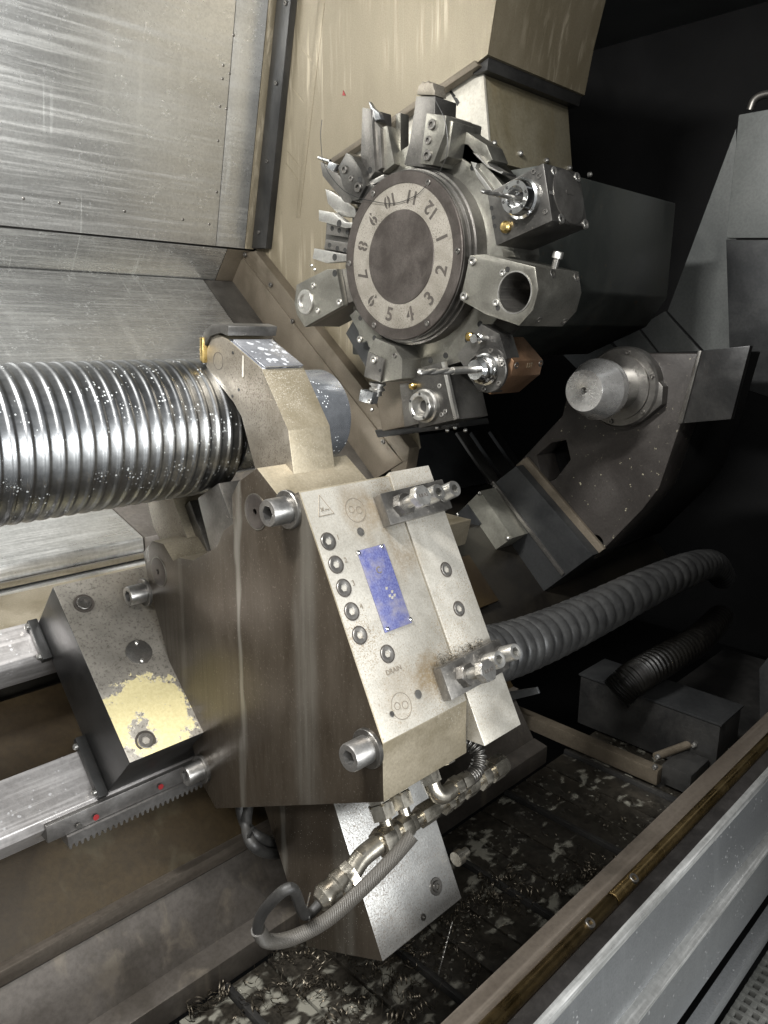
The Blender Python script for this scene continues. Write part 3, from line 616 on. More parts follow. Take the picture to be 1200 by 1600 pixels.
# plugs, engraved marks, holes and nameplate on the bright face
V0 = 0.249
def on_face(px, py): return onpl(px, py, L(0, 0, V0), vE2)
for i, u in enumerate((-0.248, -0.277, -0.306, -0.335, -0.364)):
    o = L(0.5585, u, V0)
    p = put('plug', lathe([(0.0098, -0.003), (0.0098, 0.0004), (0.0092, 0.0010), (0.0052, 0.0010), (0.0046, 0.0006, 1), (0.0046, -0.002, 1), (0.0005, -0.0022)], o, vE2, 24), 'steel_dark', body)
    put('plug_seat', ring_bm(o, vE2, 0.0100, 0.0112, 0.0005), 'engrave', p)
    put('plug_number', text_bm(str(i+1), L(0.5585+0.0160, u+0.002, V0+0.0003), VX, vE1, 0.0095, 0.0002), 'etch', body)
o = L(0.5895, -0.396, V0); put('drain_plug', lathe([(0.0098, -0.003), (0.0098, 0.0004), (0.0092, 0.0010), (0.0052, 0.0010), (0.0046, 0.0006, 1), (0.0046, -0.002, 1), (0.0005, -0.0022)], o, vE2, 24), 'steel_dark', body)
put('plug_seat', ring_bm(o, vE2, 0.0100, 0.0112, 0.0005), 'engrave', body)
put('drain_lettering', text_bm('DRAIN', L(0.5905, -0.4165, V0+0.0004), VX, vE1, 0.0085, 0.0003), 'etch', body)
for px, py in ((555, 797), (627, 1103)):
    q = on_face(px, py); put('engraved_circle', ring_bm(q, vE2, 0.0152, 0.0158, 0.0005, 40), 'etch', body)
    for a, b, r in ((-0.006, 0.0, 0.0045), (0.006, 0.001, 0.0048)):
        put('engraved_ring', ring_bm(q+VX*a+vE1*(b-a*0.3), vE2, r-0.0006, r, 0.0005, 24), 'etch', body)
q = on_face(505, 790); tri = [q+VX*a+vE1*b for a, b in ((-0.012, -0.012), (0.012, -0.012), (-0.001, 0.014))]
for a, b in zip(tri, tri[1:]+tri[:1]): put('triangle_line', tube([a+vE2*0.0002, b+vE2*0.0002], 0.0005, 6), 'etch', body)
put('triangle_mark', text_bm('\u00d7~', q+vE2*0.0003-vE1*0.005, VX, vE1, 0.012, 0.0003), 'etch', body)
for px, py, r in ((563, 831, 0.0055), (653, 1085, 0.0055), (612, 1116, 0.0035)):
    q = on_face(px, py); put('small_hole', lathe([(r, 0.0008), (r*0.8, 0.0009), (r*0.75, 0.0002), (0.0004, 0.0001)], q, vE2, 18), 'steel_dark', body)
npl = put('nameplate', prism_bm([L(x, u, V0+0.0002) for x, u in ((0.5955, -0.268), (0.642, -0.268), (0.6425, -0.372), (0.596, -0.372))], vE2*0.0014, 0.0004), 'blue', body)
for px, py in ((559, 864), (595, 854), (640, 968), (604, 983)):
    put('rivet', lathe([(0.0028, 0), (0.0027, 0.0012), (0.0016, 0.0022), (0.0004, 0.0025)], on_face(px, py)+vE2*0.0014, vE2, 14), 'chrome', npl)
for dx, du in ((-0.003, 0), (0.004, -0.006), (-0.002, -0.010), (0.006, -0.011), (0.001, -0.013)):     # pale scuffs
    q = L(0.6235+dx, -0.322+du, V0+0.0017); put('scuff', prism_bm([q+VX*a+vE1*b for a, b in ((-0.002, -0.001), (0.0005, -0.002), (0.003, 0.0015), (-0.001, 0.002))], vE2*0.0002, 0), 'bright', npl)
put('print_line', text_bm('C', L(0.618, -0.298, V0+0.0018), VX, vE1, 0.012, 0.0002), 'khaki', npl)

# clamp bars with screws across the seam
for nm, ua, ub in (('upper', -0.207, -0.249), ('lower', -0.435, -0.476)):
    bar_ = put('clamp_bar', prism_bm([L(0.650, ua, V0+0.001), L(0.650, ub, V0+0.001), L(0.771, ub+0.003, V0+0.001), L(0.771, ua+0.003, V0+0.001)], vE2*0.0145, 0.0012), 'steel_dark', sr)
    um = (ua+ub)/2; vt = V0+0.0155
    q = L(0, um, vt+0.040); o = L(xat(659 if nm == 'upper' else 761, q.y, q.z), um, vt)
    nut = put('hex_nut', hex_bm(o, vE2, 0.0155, 0.012), 'steel_dark', bar_)
    put('threaded_stud', lathe([(0.0075+0.0007*(i % 2), 0.0012*i) for i in range(21)], o+vE2*0.010, vE2, 16), 'steel', bar_, sharp=60)
    hd = put('hex_head', hex_bm(o+vE2*0.032, vE2, 0.0148, 0.011), 'steel', bar_)
    put('head_marking', text_bm('8.8 A2', o+vE2*0.0432, VX, vE1, 0.0062, 0.0002), 'engrave', hd)
    for cpx in ((686, 711) if nm == 'upper' else (781, 806)):
        q = L(0, um+0.003, vt+0.026); o = L(xat(cpx, q.y, q.z), um+0.003, vt)
        put('spring_washer', lathe([(0.0125, 0), (0.0125, 0.004), (0.010, 0.0045)], o, vE2, 20), 'steel_dark', bar_)
        put('cap_screw', sock_bm(o+vE2*0.004, vE2, 0.0112, 0.022, 0.0064), 'steel', bar_, sharp=40)

# arms with hood, rollers, centre piston
def arm_poly(s): return [(0.074, 0.087*s), (0.087, 0.115*s), (0.083, 0.131*s), (0.066, 0.149*s), (-0.002, 0.199*s), (-0.092, 0.211*s), (-0.165, 0.187*s), (-0.165, 0.112*s), (-0.082, 0.119*s), (-0.037, 0.124*s), (-0.013, 0.117*s), (0.037, 0.091*s), (0.060, 0.080*s)]
for s in (1, -1):
    bm = prx(Lyz(arm_poly(s)), 0.585, 0.655, 0.0016); bm.normal_update()
    d1 = Vector((0, *Lyz([(-0.002, 0.199)])[0]))-Vector((0, *Lyz([(0.066, 0.149)])[0])); n1 = Vector((0, d1.z, -d1.y)).normalized(); n1 = n1 if n1.z > 0 else -n1
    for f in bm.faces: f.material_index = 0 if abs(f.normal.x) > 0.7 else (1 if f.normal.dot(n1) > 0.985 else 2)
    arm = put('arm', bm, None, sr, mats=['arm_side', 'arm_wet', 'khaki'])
    if s > 0:
        hood = yz([(314, 567), (314, 530), (321, 515), (332, 507), (346, 505), (358, 509), (356, 525), (345, 520), (329, 525), (320, 540), (318, 567)], 0.582)
        hp = put('hood', prx(hood, 0.581, 0.662, 0.0012), 'steel_dark', arm)
        put('wiper', prism_bm([onx(*p, 0.578) for p in ((312, 527), (316, 527), (317, 567), (312, 562))], VX*0.03, 0.0006), 'brass', arm)
        for px, py in ((364, 551), (373, 609), (363, 619)): put('grease_hole', lathe([(0.0022, 0), (0.0022, 0.0004)], onx(px, py, 0.5849), NEG, 12), 'black', arm)
        put('pin_ring', ring_bm(onx(341, 564, 0.585), NEG, 0.0115, 0.0121, 0.0003), 'engrave', arm)
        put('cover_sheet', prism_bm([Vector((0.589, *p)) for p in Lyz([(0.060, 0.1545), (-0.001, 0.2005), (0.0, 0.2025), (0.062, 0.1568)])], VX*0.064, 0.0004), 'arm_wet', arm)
        put('stain', prism_bm([onx(*p, 0.5846) for p in ((379, 555), (381, 556), (381, 588), (379, 590), (378, 585))], NEG*0.0003, 0), 'pale_cover', arm)
    put('roller', lathe([(0.005, -0.002), (0.024, 0), (0.0255, 0.002), (0.0255, 0.038), (0.024, 0.040), (0.005, 0.042)], L(0.632, 0.052 if s < 0 else 0.052, 0.088*s), VX, 32), 'chrome', arm)
put('piston', prx(Lyz([(-0.112, 0.030), (-0.19, 0.030), (-0.19, -0.030), (-0.112, -0.030)]), 0.598, 0.655, 0.003), 'steel_dark', sr)
put('centre_roller', lathe([(0.005, -0.002), (0.027, 0), (0.028, 0.003), (0.028, 0.058), (0.026, 0.06), (0.005, 0.062)], L(0.600, -0.131, -0.048), VX, 36), 'chrome', sr)
put('roller_holder', prx(Lyz([(-0.105, 0.055), (-0.105, -0.01), (-0.185, -0.02), (-0.185, 0.06)]), 0.562, 0.60, 0.003), 'steel_dark', sr)
put('roller_holder', prx(Lyz([(-0.085, -0.10), (-0.09, -0.145), (-0.19, -0.15), (-0.19, -0.09)]), 0.60, 0.66, 0.003), 'steel_dark', sr)

# hydraulic fittings under the body
FY, FZ = 0.578, 0.981
def fx(px): return xat(px, FY, FZ)
F0 = Vector((0, FY, FZ))
ft = put('manifold_pipe', lathe([(0.0095, fx(560)), (0.0095, fx(770))], F0, VX, 18), 'fitting', sr)
def nutx(px, r, w, d=VX, at=None):
    o = at if at is not None else F0+VX*fx(px)
    r *= 1.15
    put('fitting_nut', hex_bm(o, d, r, w, 0.15), 'fitting', ft)
nutx(592, 0.0165, 0.020); nutx(622, 0.0150, 0.018); nutx(655, 0.0130, 0.030); nutx(690, 0.0150, 0.014); nutx(704, 0.0145, 0.014); nutx(724, 0.0135, 0.022); nutx(748, 0.0155, 0.016); nutx(766, 0.0150, 0.030)
el = [F0+VX*fx(590), F0+VX*(fx(565))+Vector((0, 0.0, -0.004)), F0+VX*fx(545)+Vector((0, -0.004, -0.012))]
put('elbow', tube(spl(el, 6), 0.0125, 16), 'fitting', ft)
sw = el[-1]; d_sw = Vector((-1, 0.05, -0.28)).normalized()
put('fitting_nut', hex_bm(sw-d_sw*0.002, d_sw, 0.0165, 0.012), 'fitting', ft)
put('swivel', lathe([(0.0165, 0), (0.0172, 0.003), (0.0172, 0.012), (0.0155, 0.014), (0.0155, 0.022), (0.0165, 0.024), (0.0165, 0.032), (0.010, 0.040)], sw+d_sw*0.011, d_sw, 24), 'fitting', ft)
hose0 = sw+d_sw*0.050
for px, py0 in ((598, 1262), (626, 1244)):
    top = F0+VX*fx(px+12)+vE1*0.052; bot = F0+VX*fx(px+12)
    put('riser', lathe([(0.0085, 0), (0.0085, 0.05)], bot, vE1, 16), 'fitting', ft)
    put('fitting_nut', hex_bm(bot+vE1*0.024, vE1, 0.0170, 0.019), 'fitting', ft)
    put('fitting_nut', hex_bm(bot+vE1*0.044, vE1, 0.0150, 0.014), 'fitting', ft)
    put('tee_block', boxf(bot-VX*0.011-vE1*0.010-vE2*0.011, VX*0.022, vE1*0.022, vE2*0.022, 0.004), 'fitting', ft)
# second row: elbow, nuts and spiral-wrapped hose end
G0 = onx(683, 1248, 0.66)
put('elbow', tube(spl([G0+vE1*0.035, G0+vE1*0.012, G0+VX*0.010, G0+VX*0.034], 6), 0.0115, 16), 'fitting', ft)
put('fitting_nut', hex_bm(G0+vE1*0.022, vE1, 0.0145, 0.015), 'fitting', ft)
put('fitting_nut', hex_bm(G0+VX*0.030, VX, 0.0145, 0.014), 'fitting', ft)
put('fitting_nut', hex_bm(G0+VX*0.047, VX, 0.0125, 0.018), 'fitting', ft)
put('fitting_nut', hex_bm(G0+VX*0.045+vE1*0.030+vE2*-0.01, vE1, 0.0125, 0.016), 'fitting', ft)
def ribbed(pts, r, amp, pitch, n=14):
    P = spl(pts, 24); 
    return tube(P, lambda t, L_=sum((b-a).length for a, b in zip(P, P[1:])): r+amp*math.sin(2*math.pi*t*L_/pitch), n)
g1 = G0+VX*0.066
sp_h = thing('wrapped_hose', 'short spiral-wrapped hose end curling up behind the pipe fittings', 'hose', g1-vE1*0.012)
put('wrap', ribbed([g1, g1+VX*0.018+vE1*0.004, g1+VX*0.032+vE1*0.022, g1+VX*0.026+vE1*0.042-vE2*0.01, g1+VX*0.004+vE1*0.045-vE2*0.03], 0.0095, 0.0018, 0.006), 'steel_dark', sp_h, sharp=70)

# looped hose below
hp_ = [hose0-d_sw*0.012, hose0+d_sw*0.02, dep(455, 1388, 0.79), dep(415, 1420, 0.80), dep(403, 1452, 0.815), dep(418, 1470, 0.83)]
hl = thing('looped_hose', 'black hose with braided sleeve looping left below the pipe fittings', 'hose', dep(410, 1475, 0.82))
put('rubber_hose', tube(spl(hp_, 10), 0.0062, 14), 'hose', hl)
put('braided_sleeve', tube(spl([hp_[-2], hp_[-1], dep(455, 1466, 0.84), dep(510, 1438, 0.855), dep(565, 1390, 0.86), dep(610, 1345, 0.865), dep(645, 1305, 0.875)], 14), 0.0082, 16, uv=True), 'braid', hl)
tie = thing('wire_tie', 'thin wire tie with loose ends on the looped hose', 'wire', hp_[1])
b_ = tube([hp_[1]+Vector((0, 0, 0.011)), hp_[1]+Vector((-0.006, -0.004, 0.026)), hp_[1]+Vector((-0.015, 0, 0.034))], 0.0008, 6)
tube([hp_[1]+Vector((0, -0.002, 0.011)), hp_[1]+Vector((0.004, -0.004, 0.03))], 0.0008, 6, bm=b_)
put('loose_end', b_, 'steel', tie)
put('band', tube([hp_[1]+axes(d_sw)[0]*0.0072*math.cos(t*0.5236)+axes(d_sw)[1]*0.0072*math.sin(t*0.5236) for t in range(13)], 0.0011, 6), 'steel', tie)
bd = thing('hose_bundle', 'two black hoses tied together hanging behind the steady rest', 'hose bundle', dep(400, 1330, 1.03))
put('hose', tube(spl([dep(372, 1240, 1.17), dep(382, 1285, 1.16), dep(405, 1308, 1.15), dep(440, 1318, 1.26), dep(500, 1312, 1.36), dep(560, 1290, 1.45)], 8), 0.0085, 12), 'hose', bd)
put('hose', tube(spl([dep(392, 1235, 1.18), dep(385, 1290, 1.15), dep(400, 1325, 1.13), dep(440, 1334, 1.25), dep(500, 1325, 1.36), dep(560, 1300, 1.45)], 8), 0.0085, 12), 'hose', bd)
put('tie', tube([dep(396, 1292, 1.14), dep(388, 1305, 1.12), dep(386, 1318, 1.13)], 0.002, 6), 'black', bd)

# ================================================================== PAINTED SUPPORT BLOCK ON THE RAILS
sb_ = thing('support_block', 'dark steel support block with worn yellow paint on its sloping top, on the bed rails', 'support block', B(0.5, -0.2, -0.42))
prof = Byz([(-0.057, -0.293), (-0.362, -0.288), (-0.362, -0.418), (-0.057, -0.418)])
bm = prx(prof, 0.42, 0.60, 0.002); bm.normal_update()
for f in bm.faces: f.material_index = 0 if f.normal.dot(vN) > 0.8 else 1
blk = put('block', bm, None, sb_, mats=['yellow_box', 'black'])
pT = B(0, 0, -0.290)
for px, py in ((131, 943), (227, 1158)):
    q = onpl(px, py, pT, vN); put('cap_screw', sock_bm(q-vN*0.002, vN, 0.0115, 0.006), 'steel_dark', blk); put('counterbore', ring_bm(q-vN*0.001, vN, 0.012, 0.0155, 0.0028), 'engrave', blk)
q = onpl(217, 1019, pT, vN); cv = put('round_cover', lathe([(0.0205, -0.001), (0.0205, 0.0018), (0.0195, 0.0022), (0.001, 0.0022)], q, vN, 30), 'steel_dark', blk)
for a in (1, -1): put('screw', lathe([(0.0035, 0), (0.0035, 0.002), (0.002, 0.003)], q+vN*0.002+(VX*0.002+Vector((0, EU[0], EU[1]))*0.0155)*a, vN, 12), 'steel', cv)
for u0_, u1_ in ((-0.05, -0.125), (-0.265, -0.366)):
    w = put('wiper', prx(Byz([(u0_, -0.405), (u1_, -0.405), (u1_, -0.419), (u0_, -0.419)]), 0.404, 0.42, 0.002), 'black', sb_)
    for f in (0.12, 0.88): put('screw', lathe([(0.005, 0), (0.005, 0.004), (0.003, 0.006)], B(0.404, u0_+(u1_-u0_)*f, -0.411), NEG, 12), 'steel', w)

# ================================================================== TOOL TURRET
TY, TZ, XD = 1.322, 1.773, 1.371
TC = Vector((0, TY, TZ))
def TD(a): return Vector((0, -math.cos(R_(a)), math.sin(R_(a))))         # direction in the dial plane, 0 deg = picture right
def TP(x, r, a): return TC+VX*x+TD(a)*r
tt = thing('tool_turret', 'round twelve-station tool turret with numbered dial on a dark housing', 'tool turret', (1.9, TY, 1.5))
hs = [(1.10, 1.983), (1.10, 1.706), (1.16, 1.62), (1.36, 1.53), (1.75, 1.53), (1.75, 1.983)]
hou = put('housing', prx(hs, 1.60, 2.33, 0.006), 'housing', tt)
put('collar', lathe([(0.22, 0), (0.22, 0.12)], (1.539, TY, TZ), VX, 48), 'steel_dark', tt)
disc = put('disc', prx([(TP(0, 0.280, a).y, TP(0, 0.280, a).z) for a in range(0, 360, 30)], 1.44, 1.54, 0.002), 'disc', tt)
for a in range(0, 360, 30):
    for da, r in ((-6, 0.246), (6, 0.246)):
        put('bolt_hole', lathe([(0.0075, 0), (0.0072, 0.001), (0.006, 0.001), (0.0055, 0.0002), (0.0005, 0.0001)], TP(1.44, r, a+15+da), NEG, 14), 'black', disc)
put('dial_drum', lathe([(0.196, 0), (0.196, 0.008), (0.193, 0.009), (0.193, 0.016), (0.200, 0.017), (0.200, 0.030), (0.205, 0.031), (0.205, 0.069)], TC+VX*(XD+0.0005), VX, 72), 'steel_dark', tt, sharp=25)
rim = put('dial_rim', lathe([(0.1665, 0.004), (0.1665, 0), (0.192, 0), (0.1935, 0.0015), (0.1935, 0.006)], TC+VX*(XD-0.006), VX, 72, caps=False), 'dial_rim', tt)
ring = put('dial_ring', lathe([(0.1085, 0.002), (0.1085, 0), (0.1664, 0), (0.1664, 0.002)], TC+VX*(XD-0.0045), VX, 72, caps=False), 'dial_ring', tt)
put('dial_centre', lathe([(0.0005, 0), (0.1075, 0), (0.1083, 0.0012), (0.1083, 0.006)], TC+VX*(XD-0.0062), VX, 64), 'dial_rim', tt)
for a in (3, 63, 123, 183, 243, 303): put('screw', sock_bm(TP(XD-0.0055, 0.180, a-2), NEG, 0.0068, 0.003), 'steel_dark', rim)
for k in range(1, 13):
    a = 15-30*(k-1); d = TD(a); up = -d; right = VX.cross(up)*-1
    right = up.cross(NEG)
    o = TP(XD-0.0047, 0.1375, a)
    put('number', text_bm(str(k), o, right, up, 0.047 if k < 10 else 0.041, 0.0006, 0.0009), 'engrave', ring)
    if k in (4, 6, 8, 9, 10):                          # stencil bridges
        oo = o+(right*-0.008 if False else right*(0.010 if k == 10 else 0.0))
        put('stencil_bridge', boxf(oo-right*0.0016-up*0.021+NEG*0.0003, right*0.0032, up*0.042, NEG*0.0006, 0), 'dial_ring', ring)

def tool(name, label, cat, px, x=1.40): return thing(name, label, cat, onx(*px, x), 'tools around the turret')
def ppr(px, x0, x1, bv=0.0015): return prx(yz(px, x0), x0, x1, bv)
def screw(px, x, r, parent, h=None, mat='steel_dark'): return put('cap_screw', sock_bm(onx(*px, x)+VX*0.002, NEG, r, h or r*0.75), mat, parent)
def hole(px, x, r, parent): return put('hole', lathe([(r, 0), (r*0.97, 0.0008), (r*0.85, 0.0008), (r*0.8, 0.0002), (0.0004, 0.0001)], onx(*px, x), NEG, 16), 'black', parent)
def drill(name, label, px0, px1, x0, r, shank, mat='chrome', colr=None):
    """twist drill along -X from its chuck at px0 (plane x0) to the tip seen at px1"""
    o = onx(*px0, x0); tip = xat(px1[0], o.y, o.z); ln = x0-tip
    t = thing(name, label, 'drill bit', o)
    if shank > 0: put('shank', lathe([(r*1.05, 0), (r*1.05, ln*shank)], o, NEG, 18), mat, t)
    bm = bmesh.new(); n = 20; m = 60; rings = []
    for i in range(m+1):
        f = i/m; x = o.x-ln*(shank+(1-shank)*f); tw = f*(1-shank)*ln/(r*5.5)*2*math.pi*0.5; taper = min(1.0, (1-f)*m/4+0.02); ring_ = []
        for j in range(n):
            a = 2*math.pi*j/n; rr = r*taper*(0.55+0.45*abs(math.cos(a))**0.7)
            ring_.append(bm.verts.new((x, o.y+rr*math.cos(a+tw), o.z+rr*math.sin(a+tw))))
        rings.append(ring_)
    for q, w in zip(rings, rings[1:]):
        for j in range(n): bm.faces.new((q[j], q[(j+1) % n], w[(j+1) % n], w[j]))
    bm.faces.new(rings[0]); bm.faces.new(rings[-1][::-1])
    put('flutes', bm, mat, t, sharp=50); return t
def chuck_ring(px, x0, ro, ri, h, parent, mat='chrome', nsc=6):
    o = onx(*px, x0)
    c = put('collet_nut', lathe([(ro*1.18, 0), (ro*1.18, h*0.35), (ro*1.04, h*0.42), (ro, h*0.5), (ro, h*0.92), (ro*0.95, h), (ri*1.1, h), (ri, h*0.94), (ri*0.85, h*0.3), (ri*0.6, h*0.28)], o, NEG, 40), mat, parent)
    put('bore', lathe([(ri*0.6, 0), (ri*0.6, h*0.3), (ri*0.3, h*0.3)], o+VX*0.0, NEG, 24), 'black', c)  # black plug paints the shade inside the nut
    for i in range(nsc):
        a = i*360/nsc+15; q = o+NEG*h+TD(a)*(ro+ri)*0.52
        put('notch', lathe([(ro*0.10, -0.002), (ro*0.10, 0.0006)], q, NEG, 10), 'black', c)
    return c

# station 1: square driven holder with long drill
t1 = tool('driven_tool_holder', 'dark square driven tool holder with bright collet nut at station 1, top right', 'tool holder', (812, 330))
f1 = [(761, 302), (849, 254), (863, 345), (775, 384)]; x1b = xat(906, *yz([(849, 254)], 1.375)[0])
bk = put('block', ppr(f1, 1.375, x1b, 0.003), 'holder', t1)
chuck_ring((819, 311), 1.375, 0.034, 0.020, 0.034, t1)
for p in ((834, 268), (842, 275), (852, 331)): screw(p, 1.375, 0.0055, bk)
for p in ((768, 325), (771, 340), (773, 353), (806, 351)): hole(p, 1.375, 0.0045, bk)
put('coolant_nozzle', lathe([(0.0125, 0), (0.0125, 0.008), (0.008, 0.013), (0.003, 0.014)], onx(792, 355, 1.375), NEG, 16), 'brass', bk)
fr = yz(f1, 1.375); e_r = Vector((0, *fr[2]))-Vector((0, *fr[1])); n_r = Vector((0, e_r.z, -e_r.y)).normalized(); n_r = n_r if n_r.y < 0 else -n_r
pr = Vector((0, *fr[1]))
cv = put('round_cover', lathe([(0.056, -0.002), (0.056, 0.0015), (0.055, 0.002), (0.001, 0.002)], onpl(888, 308, pr, n_r), n_r, 40), 'steel_dark', bk)
for p in ((866, 268), (902, 277), (877, 342), (915, 350)): put('cap_screw', sock_bm(onpl(*p, pr, n_r)-n_r*0.004, n_r, 0.010, 0.006), 'steel', bk)
put('etched_label', prism_bm([onpl(*p, pr, n_r)+n_r*0.0022 for p in ((883, 297), (896, 300), (896, 306), (883, 303))], n_r*0.0004, 0), 'steel_dark', cv)
put('etched_strip', prism_bm([onpl(*p, pr, n_r)+n_r*0.0004 for p in ((858, 298), (868, 301), (869, 306), (859, 303))], n_r*0.0004, 0), 'steel', bk)
drill('long_drill', 'long thin twist drill in the collet of station 1', (816, 312), (751, 296), 1.36, 0.0048, 0.30, 'steel')

# station 2: boring bar holder with open bore
t2 = tool('boring_bar_holder', 'grey faceted boring bar holder with large open bore at station 2', 'tool holder', (800, 460))
p2 = [(734, 399), (758, 397), (836, 417), (841, 452), (833, 484), (811, 509), (760, 492), (719, 469)]
c2 = onx(804, 457, 1.365); y2_ = yz(p2, 1.365); x2b = xat(909, *y2_[3])
hb = put('holder_body', plate_holes(y2_, [(c2.y, c2.z, 0.041)], 1.365, x2b, 0.002), 'holder_lt', t2)
put('bore_lining', lathe([(0.0408, 0.0), (0.0408, x2b-1.365-0.008), (0.001, x2b-1.365-0.008)], c2+VX*0.002, VX, 40, caps=False), 'steel_dark', hb)
put('bore_edge', ring_bm(c2, NEG, 0.0415, 0.0445, 0.001, 40), 'steel', hb)
for p, r in (((739, 408), 0.0095), ((726, 463), 0.0095), ((786, 426), 0.0075), ((775, 473), 0.0075)): screw(p, 1.365, r, hb, mat='steel')
for p in ((793, 421), (778, 481)): hole(p, 1.365, 0.006, hb)
e = Vector((0, *y2_[2]))-Vector((0, *y2_[3])); n2 = Vector((0, e.z, -e.y)).normalized(); n2 = n2 if n2.y < 0 else -n2
for p in ((864, 427), (901, 433)): put('cap_screw', sock_bm(onpl(*p, Vector((0, *y2_[3])), n2)-n2*0.005, n2, 0.010, 0.006), 'steel_dark', hb)
e = Vector((0, *y2_[5]))-Vector((0, *y2_[4])); n3 = Vector((0, e.z, -e.y)).normalized(); n3 = n3 if n3.y < 0 else -n3
for p in ((842, 500), (882, 502)): put('cap_screw', sock_bm(onpl(*p, Vector((0, *y2_[4])), n3)-n3*0.005, n3, 0.010, 0.006), 'steel_dark', hb)
q = onx(866, 420, 1.46); put('clamp_screw', sock_bm(q, Vector((0, -0.25, 1)), 0.0075, 0.030), 'steel_dark', hb)
put('clamp_screw_head', sock_bm(q+Vector((0, -0.25, 1)).normalized()*0.022, Vector((0, -0.25, 1)), 0.0115, 0.014), 'steel', hb)
for dx, w in ((0.0, 0.018), (0.05, 0.022)):
    put('clamp_wedge', prism_bm([onx(*p, 1.43+dx) for p in ((784, 388), (802, 392), (806, 402), (786, 402))], VX*w, 0.002), 'holder_lt', t2)

# station 3: bronze driven holder with end mill
t3 = tool('bronze_tool_holder', 'bronze coloured driven tool holder at station 3', 'tool holder', (785, 575))
put('flange_plate', ppr([(713, 555), (752, 506), (780, 522), (792, 560), (764, 614), (748, 612)], 1.40, 1.45, 0.002), 'holder', t3)
p3 = [(771, 526), (803, 564), (798, 588), (765, 617), (748, 600), (750, 552)]
x3b = xat(854, *yz([(803, 564)], 1.405)[0])
bz = put('bronze_body', ppr(p3, 1.405+0.012, x3b, 0.003), 'bronze', t3)
fl = put('face_flange', lathe([(0.052, 0), (0.052, 0.006), (0.050, 0.008), (0.02, 0.008)], onx(765, 578, 1.402), NEG, 36), 'holder', t3)
for a in range(0, 360, 60): put('cap_screw', sock_bm(onx(765, 578, 1.402)+TD(a+20)*0.044+NEG*0.006, NEG, 0.006, 0.005), 'steel_dark', fl)
o3 = onx(760, 577, 1.394)
put('collet_nut', lathe([(0.036, 0), (0.036, 0.006), (0.030, 0.008), (0.030, 0.014), (0.033, 0.015), (0.033, 0.021), (0.029, 0.024), (0.029, 0.034), (0.022, 0.042), (0.012, 0.043)], o3, NEG, 36), 'chrome', t3, sharp=25)
p3y = yz(p3, 1.417)
e = Vector((0, *p3y[1]))-Vector((0, *p3y[2])); n4 = Vector((0, e.z, -e.y)).normalized(); n4 = n4 if n4.y < 0 else -n4
for p in ((807, 571), (845, 568)): put('cap_screw', sock_bm(onpl(*p, Vector((0, *p3y[1])), n4)-n4*0.004, n4, 0.008, 0.005), 'steel_dark', bz)
put('stamped_mark', text_bm('13T', onpl(827, 571, Vector((0, *p3y[1])), n4)+n4*0.0005, VX, Vector((0, n4.z*-1, n4.y)) if False else Vector((0, -n4.z, n4.y))*-1 if n4.y > 0 else Vector((0, -n4.z, n4.y))*(-1), 0.016, 0.0003), 'khaki', bz)
put('coupling', lathe([(0.008, 0), (0.008, 0.012), (0.011, 0.013), (0.011, 0.021), (0.007, 0.023), (0.007, 0.030), (0.010, 0.031), (0.010, 0.040)], onx(757, 529, 1.40)+VX*0.0, NEG, 16), 'chrome', t3, sharp=25)
put('brass_cap', lathe([(0.010, 0), (0.010, 0.012), (0.006, 0.015)], onx(737, 526, 1.385), NEG, 14), 'brass', t3)
drill('end_mill', 'bright end mill with fluted tip in the bronze holder of station 3', (756, 577), (652, 579), 1.385, 0.0078, 0.50, 'steel')

# station 4: black driven holder with ringed bore
t4 = tool('ringed_tool_holder', 'black tool holder with bright ringed bore and white edge at station 4', 'tool holder', (670, 620))
p4 = [(637, 580), (690, 566), (711, 656), (655, 669)]
x4b = xat(763, *yz([(711, 656)], 1.42)[0])
bk = put('block', ppr(p4, 1.42, x4b, 0.002), 'holder', t4)
chuck_ring((667, 634), 1.42, 0.036, 0.024, 0.030, t4, 'steel', 5)
put('edge_bar', prism_bm([onx(*p, 1.418) for p in ((689, 566), (694, 565), (714, 654), (709, 657))], VX*0.01, 0.001), 'steel', bk)
put('coolant_nozzle', lathe([(0.009, 0), (0.009, 0.014), (0.005, 0.017)], onx(648, 603, 1.42), NEG, 14), 'brass', bk)
for p in ((687, 603), (696, 643), (690, 648)): screw(p, 1.42, 0.006, bk, mat='steel')

# station 5: angled small-bore holder with cutting insert
t5 = tool('angled_boring_holder', 'small faceted grey holder with short boring bar hanging down at station 5', 'tool holder', (600, 570))
hb = put('holder_body', ppr([(586, 528), (616, 541), (628, 561), (628, 592), (595, 598), (568, 588), (575, 550)], 1.37, 1.50, 0.003), 'holder_lt', t5)
put('facet', ppr([(575, 550), (600, 561), (594, 597), (568, 588)], 1.362, 1.372, 0.002), 'steel_dark', hb)
screw((585, 562), 1.362, 0.010, hb, mat='steel'); hole((594, 579), 1.362, 0.0045, hb); screw((617, 555), 1.37, 0.007, hb)
cb = onx(590, 598, 1.40)
put('boring_bar', lathe([(0.022, 0), (0.022, 0.006), (0.017, 0.007), (0.017, 0.014), (0.021, 0.015), (0.021, 0.020), (0.014, 0.021), (0.014, 0.034)], cb, Vector((0, 0.12, -1)), 28), 'steel', t5, sharp=25)
put('insert_seat', ppr([(563, 608), (583, 614), (579, 632), (560, 626)], 1.375, 1.40, 0.002), 'carbide', t5)
screw((578, 627), 1.375, 0.007, t5, mat='steel')

